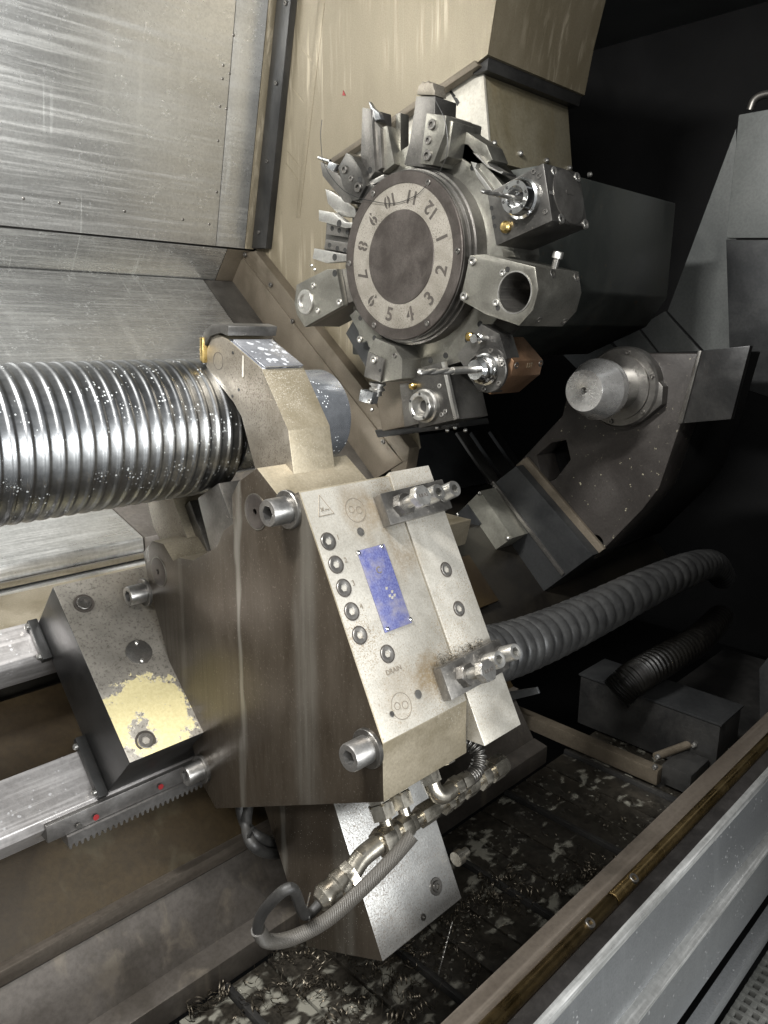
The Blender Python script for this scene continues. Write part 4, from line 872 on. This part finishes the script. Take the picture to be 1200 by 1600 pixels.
# station 6: plain dark plate with pale lug
t6 = tool('blanking_block', 'flat grey blanking block with pale notched plate at station 6', 'tool holder', (565, 540))
put('block', ppr([(540, 521), (552, 500), (590, 545), (572, 575)], 1.43, 1.50, 0.002), 'tail_block', t6)
lp = put('notched_plate', ppr([(546, 493), (556, 484), (598, 528), (586, 538), (582, 545), (576, 542), (573, 533), (566, 535), (561, 528), (560, 518)], 1.40, 1.43, 0.0015), 'disc', t6)
hole((563, 497), 1.40, 0.007, lp); screw((563, 530), 1.40, 0.009, lp, mat='steel'); hole((585, 528), 1.40, 0.007, lp)

# station 7: holder with bright bushing
t7 = tool('bushing_tool_holder', 'grey faceted holder with bright round bushing at station 7, left of the dial', 'tool holder', (500, 465))
p7 = [(463, 445), (510, 421), (525, 420), (536, 477), (476, 511), (464, 492), (460, 474)]
c7 = onx(478, 472, 1.38)
hb = put('holder_body', plate_holes(yz(p7, 1.38), [(c7.y, c7.z, 0.022)], 1.38, 1.40, 0.0015), 'holder_lt', t7)
put('holder_rear', ppr([(464, 446), (510, 422), (541, 420), (553, 470), (536, 478), (478, 510), (465, 492), (461, 474)], 1.401, 1.53, 0.002), 'steel_dark', t7)
put('bushing', lathe([(0.0335, 0), (0.0335, 0.004), (0.031, 0.006), (0.022, 0.006), (0.0205, 0.004), (0.0205, -0.019), (0.001, -0.0195)], c7, NEG, 40), 'steel', t7)
put('bore', lathe([(0.0195, 0), (0.0195, 0.001)], c7+VX*0.0185, NEG, 28), 'black', t7)  # black disc stands in for the dark depth of the bushing
for p, r in (((490, 446), 0.008), ((497, 485), 0.008), ((531, 472), 0.009)): screw(p, 1.38, r, hb, mat='steel')
hole((523, 427), 1.38, 0.009, hb)

# station 8: pair of flat turning tools
t8 = tool('double_tool_block', 'block with two flat cutting tools pointing left at station 8', 'tool holder', (520, 370))
bk = put('block', ppr([(510, 348), (548, 352), (545, 408), (506, 405)], 1.42, 1.53, 0.002), 'holder', t8)
put('clamp_plate', ppr([(511, 350), (545, 356), (544, 371), (509, 366)], 1.405, 1.42, 0.0015), 'steel_dark', t8)
put('clamp_plate', ppr([(509, 374), (545, 380), (544, 395), (506, 388)], 1.405, 1.42, 0.0015), 'steel_dark', t8)
for p in ((519, 357), (530, 360), (543, 363), (515, 383), (527, 388), (539, 391)): hole(p, 1.405, 0.0065, t8)
put('tool_blade', ppr([(498, 328), (519, 332), (540, 347), (554, 348), (554, 356), (538, 356), (498, 345)], 1.385, 1.405, 0.0015), 'steel', t8)
put('tool_blade', ppr([(491, 388), (543, 398), (543, 408), (510, 411), (488, 404)], 1.385, 1.405, 0.0015), 'steel', t8)
for p in ((530, 349), (523, 402)): hole(p, 1.385, 0.009, t8)

# station 9: clamped turning tool, upper left
t9 = tool('clamped_turning_tool', 'slanted turning tool clamped by a screwed wedge at station 9, upper left', 'turning tool', (540, 290))
put('shank', ppr([(500, 252), (520, 262), (554, 305), (548, 318), (538, 316), (504, 275)], 1.385, 1.42, 0.002), 'steel_dark', t9)
put('back_plate', ppr([(508, 295), (520, 300), (555, 325), (556, 340), (532, 338), (512, 318)], 1.41, 1.44, 0.002), 'steel', t9)
w9 = put('clamp_wedge', ppr([(528, 262), (541, 238), (550, 243), (563, 264), (572, 290), (560, 312), (550, 314), (535, 290)], 1.375, 1.50, 0.0025), 'holder', t9)
for p, r in (((539, 265), 0.010), ((549, 279), 0.0075), ((561, 293), 0.012)): screw(p, 1.375, r, w9)
hole((562, 281), 1.375, 0.008, w9)
put('foot', ppr([(553, 315), (575, 288), (592, 290), (566, 318)], 1.385, 1.50, 0.002), 'holder', t9)
put('insert', ppr([(514, 252), (527, 257), (520, 268), (511, 262)], 1.378, 1.392, 0.001), 'carbide', t9)
put('coolant_pipe', tube([onx(498, 246, 1.39), onx(505, 249, 1.388), onx(516, 252, 1.386)], 0.0045, 10), 'chrome', t9)

# station 10: upright parting blade
t10 = tool('upright_blade_tool', 'pair of upright grey blades with a bright pointed tip at station 10', 'turning tool', (590, 230))
put('blade', ppr([(566, 168), (580, 170), (586, 268), (576, 282), (563, 255)], 1.40, 1.47, 0.002), 'steel_dark', t10)
put('blade', ppr([(583, 185), (594, 200), (597, 262), (585, 270)], 1.41, 1.45, 0.002), 'steel_dark', t10)
b10 = put('holder_plate', ppr([(592, 200), (605, 196), (616, 256), (598, 270)], 1.42, 1.47, 0.002), 'holder_lt', t10)
put('insert', ppr([(576, 158), (582, 168), (592, 176), (595, 186), (586, 188), (580, 176)], 1.405, 1.418, 0.001), 'carbide', t10)
hole((578, 266), 1.40, 0.008, t10); put('foot', ppr([(576, 284), (600, 272), (600, 280), (580, 290)], 1.39, 1.45, 0.0015), 'steel', t10)
put('guide_plate', ppr([(618, 178), (626, 176), (626, 256), (618, 256)], 1.45, 1.48, 0.002), 'holder_lt', t10)

# station 11: heavy blade with serrated tip
t11 = tool('serrated_blade_tool', 'heavy grey blade with rough serrated tip and screwed clamp at station 11, top', 'turning tool', (655, 210))
put('blade', ppr([(650, 150), (680, 150), (679, 185), (664, 262), (631, 258), (640, 220)], 1.385, 1.46, 0.003), 'steel_dark', t11)
tip = yz([(652, 148), (655, 134), (658, 132), (661, 127), (665, 130), (669, 126), (673, 130), (677, 129), (678, 137), (680, 142), (680, 149)], 1.385)
put('serrated_tip', prx(tip, 1.383, 1.423, 0.0015), 'arm_side', t11)
c11 = put('clamp', ppr([(666, 176), (697, 180), (694, 210), (676, 258), (656, 256)], 1.372, 1.50, 0.003), 'holder_lt', t11)
for p, r in (((676, 195), 0.011), ((670, 219), 0.009), ((669, 243), 0.012)): screw(p, 1.372, r, c11)
put('rear_wedge', ppr([(697, 182), (708, 190), (700, 245), (680, 258)], 1.39, 1.47, 0.002), 'holder_lt', t11)

# station 12: empty seat with dovetail clamp
t12 = tool('empty_tool_seat', 'empty curved tool seat with notched clamp jaws at station 12', 'tool seat', (735, 250))
put('seat_plate', ppr([(703, 181), (712, 184), (728, 205), (760, 226), (770, 250), (740, 262), (700, 235)], 1.44, 1.50, 0.003), 'disc', t12)
hole((709, 219), 1.44, 0.010, t12)
for pts_ in ([(735, 252), (745, 255), (742, 262), (760, 285), (772, 302), (766, 306), (745, 276)], [(738, 238), (748, 242), (758, 255), (780, 268), (786, 268), (784, 272), (762, 262)]):
    put('clamp_jaw', ppr(pts_, 1.425, 1.475, 0.0012), 'steel', t12)
w_ = thing('wire_strand', 'thin dark wire strand curling across the top of the turret dial', 'wire', onx(620, 310, 1.35))
put('strand', tube(spl([onx(503, 187, 1.35), onx(501, 215, 1.35), onx(508, 260, 1.352), onx(540, 300, 1.352), (onx(585, 315, 1.358)), onx(620, 317, 1.362), onx(650, 305, 1.362), onx(665, 291, 1.362)], 10), 0.0009, 6), 'black', w_)
w2_ = thing('wire_loop', 'fine wire loop bowed over the clamp of the serrated blade', 'wire', onx(700, 250, 1.36))
put('strand', tube(spl([onx(680, 156, 1.36), onx(694, 185, 1.36), onx(699, 215, 1.36), onx(697, 245, 1.36), onx(686, 270, 1.36)], 10), 0.0007, 6), 'black', w2_)

# carriage parts below the turret
cg = thing('turret_carriage', 'dark stepped carriage and slanted cover plate below the turret', 'machine carriage', onx(660, 700, 1.85))
put('slide_block', ppr([(583, 596), (640, 590), (655, 662), (597, 674)], 1.60, 1.80, 0.004), 'beige_dark', cg)
put('slide_face', ppr([(624, 600), (645, 598), (656, 662), (632, 668)], 1.57, 1.62, 0.003), 'steel_dark', cg)
put('slide_foot', ppr([(585, 672), (715, 658), (718, 668), (590, 684)], 1.66, 1.80, 0.003), 'black', cg)
P0 = onx(609, 686, 1.83); dd = (onx(665, 775, 1.83)-P0); xe = xat(708, P0.y, P0.z)
nn = Vector((0, dd.z, -dd.y)).normalized(); nn = nn if nn.z > 0 else -nn
cp = put('cover_plate', boxf(P0-nn*0.01, VX*(xe-1.83), dd, nn*0.010, 0.002), 'tail_block', cg)
put('cover_edge', boxf(P0-nn*0.04-VX*0.02, VX*0.018, dd, nn*0.05, 0.002), 'steel_dark', cg)
for i, (a, b) in enumerate((((xe+0.03), 0.06), ((xe+0.13), 0.09), ((xe+0.26), 0.05))):
    put('way_strip', boxf(P0-nn*(0.03+0.012*i)+VX*(a-1.83), VX*b, dd*1.15, nn*0.02, 0.003), 'steel_dark' if i == 0 else 'black', cg)
for px, py in ((582, 640), (622, 668), (650, 664), (684, 668), (700, 672), (712, 668), (728, 672)):
    put('screw', lathe([(0.006, 0), (0.006, 0.005), (0.003, 0.008)], onx(px, py, 1.655), NEG, 10), 'steel', cg)

# ================================================================== TAILSTOCK
ts = thing('tailstock', 'dark slanted cast tailstock with chipped paint on the right', 'tailstock', (2.0, 1.2, 0.8))
XT = 1.90
cast = yz([(878, 650), (893, 590), (935, 556), (985, 552), (1093, 552), (1062, 668), (1030, 762), (1004, 796), (928, 874), (807, 726)], XT)
pk = yz([(838, 712), (862, 692), (884, 688), (891, 718), (868, 748), (850, 756)], XT); hl_ = onx(931, 848, XT)
cst = put('casting', plate_holes(cast, [pk, (hl_.y, hl_.z, 0.022)], XT, XT+0.10, 0.004), 'casting', ts)
put('casting_rear', prx(cast, XT+0.101, XT+0.42, 0.006), 'void', ts)  # black material paints in the unlit side of the casting
put('pocket_screw', sock_bm(onx(846, 738, XT+0.10), NEG, 0.020, 0.03), 'casting', cst)
put('pocket_screw', sock_bm(Vector((XT+0.10, hl_.y, hl_.z)), NEG, 0.017, 0.05), 'steel_dark', cst)
put('edge_rail', ppr([(805, 727), (822, 714), (944, 858), (926, 872)], XT-0.014, XT-0.001, 0.003), 'beige_dark', ts)
put('lower_cover', ppr([(769, 757), (806, 728), (926, 868), (823, 944), (752, 872)], XT-0.05, XT+0.25, 0.004), 'tail_block', ts)
put('cover_fold', ppr([(767, 755), (771, 752), (881, 896), (877, 900)], XT-0.056, XT-0.049, 0.001), 'steel_dark', ts)
bx = put('sensor_box', ppr([(714, 803), (750, 767), (800, 841), (759, 870)], XT-0.13, XT-0.02, 0.002), 'tail_box', ts)
put('sensor_lid', ppr([(714, 803), (730, 788), (751, 818), (735, 834)], XT-0.136, XT-0.131, 0.001), 'tail_block', bx)
for p in ((750, 771), (738, 838), (794, 841), (759, 866), (716, 804)): put('screw', lathe([(0.006, 0), (0.006, 0.004), (0.003, 0.006)], onx(*p, XT-0.131), NEG, 10), 'steel', bx)
put('lower_box', ppr([(740, 858), (770, 850), (812, 925), (800, 955), (745, 905)], XT-0.03, XT+0.2, 0.003), 'black', ts)
put('foot_plate', ppr([(750, 935), (815, 890), (832, 945), (770, 985)], XT-0.08, XT+0.2, 0.003), 'tail_block', ts)
put('shield', ppr([(1094, 548), (1172, 540), (1142, 655), (1062, 662)], XT-0.04, XT-0.02, 0.002), 'black', ts)
put('shield_rail', ppr([(1090, 548), (1096, 548), (1066, 662), (1058, 662)], XT-0.045, XT-0.038, 0.002), 'steel_dark', ts)
put('flange', lathe([(0.106, 0), (0.106, 0.030), (0.101, 0.036), (0.085, 0.036), (0.085, 0.042), (0.066, 0.042)], (XT, *SP), NEG, 48), 'steel_dark', ts)
put('flange_lug', ppr([(1000, 562), (1036, 604), (1034, 632), (1000, 660), (985, 610)], XT-0.03, XT, 0.003), 'steel_dark', ts)
put('quill', lathe([(0.060, 0), (0.060, 0.085), (0.058, 0.088), (0.02, 0.088)], (XT-0.03, *SP), NEG, 48), 'chrome', ts)
for a in range(20, 380, 60): put('cap_screw', sock_bm(Vector((XT-0.036, *SP))+TD(a)*0.093, NEG, 0.006, 0.005), 'steel_dark', ts)
lc = thing('live_centre', 'bright steel blunt cone centre in the tailstock quill', 'lathe centre', (1.76, SP[0], SP[1]-0.07))
put('cone', lathe([(0.0012, 0.028), (0.008, 0.02), (0.0085, 0.0005), (0.010, 0), (0.0512, 0), (0.0525, 0.0015), (0.0765, 0.058), (0.0775, 0.060), (0.0775, 0.074), (0.070, 0.076), (0.070, 0.082), (0.074, 0.083), (0.074, 0.092), (0.066, 0.094), (0.05, 0.10)], (1.685, *SP), VX, 72), 'cone', lc, sharp=20)

# ================================================================== HOSES AND BRACKETS IN THE TROUGH
ch = thing('corrugated_sleeve', 'thick dark ribbed sleeve running back from the steady rest into the dark', 'hose sleeve', dep(900, 1000, 1.6))
cpth = [dep(690, 1030, 1.30), dep(770, 1022, 1.42), dep(850, 995, 1.56), dep(930, 958, 1.72), dep(1010, 918, 1.92), dep(1075, 890, 2.15), dep(1112, 882, 2.45), dep(1128, 900, 2.7)]
P = spl(cpth, 60); LN = sum((b-a).length for a, b in zip(P, P[1:]))
def rib(t):
    f = (t*LN/0.046) % 1.0
    return (0.058-0.012*t)*(0.88+0.12*math.sin(math.pi*f)**0.6)
put('ribbed_sleeve', tube(P, rib, 28), 'rubber', ch, sharp=70)
ch2 = thing('wet_ribbed_hose', 'wet black ribbed hose glinting behind the trough box', 'hose', dep(1040, 1010, 1.9))
P2 = spl([dep(962, 1085, 1.86), dep(990, 1060, 1.86), dep(1040, 1030, 1.94), dep(1090, 1000, 2.15), dep(1125, 965, 2.5)], 60); LN2 = sum((b-a).length for a, b in zip(P2, P2[1:]))
put('ribbed_sleeve', tube(P2, lambda t: 0.042*(0.93+0.07*math.sin(2*math.pi*t*LN2/0.022)), 24), 'wet_rubber', ch2, sharp=70)
tb = thing('trough_box', 'dark flat-topped sheet metal box bridging the chip trough', 'metal box', (1.85, 0.75, ZC))
q0 = onz(908, 1055, 0.70); q1 = onz(1125, 1135, 0.70)
xq = (q0.x+q1.x)/2
put('box', prx([(q0.y, 0.70), (q1.y, 0.70), (q1.y, 0.56), (q0.y, 0.56)], xq, xq+0.13, 0.003), 'black', tb)
put('lid', prx([(q0.y+0.004, 0.706), (q1.y-0.004, 0.706), (q1.y-0.004, 0.7005), (q0.y+0.004, 0.7005)], xq-0.004, xq+0.134, 0.001), 'tail_block', tb)
cr = thing('cross_bar', 'worn brown square bar lying across the chip conveyor', 'bar', (1.6, 0.8, ZC+0.011))
c0 = onz(812, 1112, 0.60); c1 = onz(1027, 1206, 0.60)
put('bar', prx([(c0.y+0.1, 0.60), (c1.y, 0.60), (c1.y, 0.561), (c0.y+0.1, 0.561)], (c0.x+c1.x)/2, (c0.x+c1.x)/2+0.03, 0.003), 'beige_dark', cr)
put('bracket_plate', boxf(Vector(((c0.x+c1.x)/2+0.02, c1.y-0.07, 0.561)), VX*0.10, Vector((0, 0.07, 0)), Vector((0, 0, 0.05)), 0.003), 'black', cr)
rb = put('hinge_pin', tube([onz(1025, 1182, 0.62), onz(1090, 1158, 0.62)], 0.010, 14), 'beige_dark', cr)
for p in ((1026, 1184), (1083, 1166), (1022, 1200)): put('bolt', lathe([(0.006, 0), (0.006, 0.008), (0.003, 0.010)], onz(*p, 0.625), Vector((0, -0.5, 0.8)), 12), 'steel', cr)
sb2 = thing('sheet_bracket', 'small grey sheet tab sticking out right of the lower clamp bar', 'bracket', L(0.79, -0.50, 0.2))
put('tab', prism_bm([onx(*p, 0.80) for p in ((770, 1085), (838, 1074), (842, 1084), (775, 1100))], VX*0.004, 0.001), 'tail_block', sb2)

# far right covers
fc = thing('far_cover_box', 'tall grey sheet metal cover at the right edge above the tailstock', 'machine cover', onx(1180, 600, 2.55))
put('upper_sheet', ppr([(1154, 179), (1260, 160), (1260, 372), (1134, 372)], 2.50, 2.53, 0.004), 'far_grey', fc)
put('lower_sheet', ppr([(1134, 374), (1260, 374), (1260, 640), (1141, 600)], 2.515, 2.55, 0.003), 'tail_block', fc)  # darker material paints the shade on the lower half of the cover
put('pipe', tube(spl([onx(1172, 172, 2.6), onx(1180, 155, 2.6), onx(1200, 147, 2.6), onx(1240, 150, 2.6)], 8), 0.012, 12), 'steel_dark', fc)
fp = thing('far_slanted_panel', 'dim grey triangular panel left of the tall cover', 'machine panel', onx(1100, 540, 2.8))
put('sheet', ppr([(1150, 200), (1150, 560), (1100, 548), (1043, 486)], 2.75, 2.76, 0.002), 'far_grey', fp)
fq = thing('far_plate_row', 'row of dim slanted plates with dark joints behind the live centre', 'machine cover', onx(1000, 560, 2.8))
for pts_ in ([(870, 545), (942, 523), (974, 560), (900, 575)], [(947, 521), (995, 511), (1030, 556), (979, 560)], [(999, 510), (1039, 486), (1094, 548), (1034, 556)]):
    put('plate', ppr(pts_, 2.77, 2.78, 0.002), 'far_grey', fq)
put('side_post', ppr([(1186, 1040), (1205, 1020), (1205, 1110), (1186, 1120)], 1.9, 1.92, 0.002), 'tail_block', fc) if False else None
sp_ = thing('side_plate', 'dark upright sheet edge at the right end of the trough beam', 'machine panel', (1.9, 0.43, 0.80))
pz = [onx(*p, 1.75) for p in ((1186, 1045), (1230, 990), (1230, 1100), (1187, 1125))]
put('sheet', prism_bm(pz, VX*0.01, 0.002), 'tail_block', sp_)

# ================================================================== SWARF
def curl(bm, o, r, turns, length, w):
    d = Vector((random.gauss(0, 1), random.gauss(0, 1), random.gauss(0, 0.4))).normalized(); a, b, d = axes(d); pts_ = []
    m = max(8, int(turns*9)); ph = random.random()*6
    for i in range(m+1):
        t = i/m; an = ph+t*turns*2*math.pi; rr = r*(0.6+0.5*t)
        pts_.append(o+d*(t-0.5)*length+(a*math.cos(an)+b*math.sin(an))*rr+Vector((0, 0, rr)))
    n = len(pts_); L_ = [bm.verts.new(p) for p in pts_]; H = [bm.verts.new(p+d*w) for p in pts_]
    for i in range(n-1): bm.faces.new((L_[i], L_[i+1], H[i+1], H[i]))
bm = bmesh.new()
for i in range(620):
    x = random.uniform(0.45, 1.5); y = random.uniform(0.47, 0.89)
    if i > 260:                                        # tangled heaps
        hx, hy, hr = random.choice(((0.62, 0.84, 0.07), (0.72, 0.80, 0.08), (0.86, 0.72, 0.06), (0.80, 0.86, 0.05), (1.18, 0.62, 0.03), (0.70, 0.68, 0.05), (1.02, 0.70, 0.04)))
        x = random.gauss(hx, hr); y = min(0.89, max(0.47, random.gauss(hy, hr*0.8)))
        curl(bm, Vector((x, y, ZC+0.002+abs(random.gauss(0, 0.006)))), random.uniform(0.003, 0.012), random.uniform(0.5, 3.0), random.uniform(0.008, 0.05), random.uniform(0.0008, 0.0022)); continue
    if random.random() < 0.55: x = random.gauss(0.78, 0.12); y = 0.89-abs(random.gauss(0, 0.12))
    curl(bm, Vector((x, min(0.89, max(0.47, y)), ZC+0.002)), random.uniform(0.003, 0.009), random.uniform(0.4, 2.2), random.uniform(0.006, 0.03), random.uniform(0.0008, 0.002))
put('metal_swarf', bm, 'swarf', None, 'curled metal chips scattered over the wet conveyor plates', 'swarf', kind='stuff', sharp=80)
bm = bmesh.new()
for i in range(70):
    curl(bm, L(random.uniform(0.655, 0.745), -0.432+abs(random.gauss(0, 0.004)), V0+0.002+random.uniform(0, 0.006)), random.uniform(0.001, 0.003), random.uniform(0.3, 1.2), random.uniform(0.004, 0.014), 0.0008)
put('trapped_swarf', bm, 'swarf', None, 'fine brown chips caught above the lower clamp bar', 'swarf', kind='stuff', sharp=80)
lcp = thing('long_chip', 'long beaded chip standing on the conveyor right of the base block', 'metal chip', onz(683, 1520, ZC))
put('chip', tube([onz(683, 1530, ZC)+(onx(707, 1440, 0.84)-onz(683, 1530, ZC))*(i/60) for i in range(61)], lambda t: 0.0012+0.0008*math.sin(t*150), 8), 'steel', lcp)
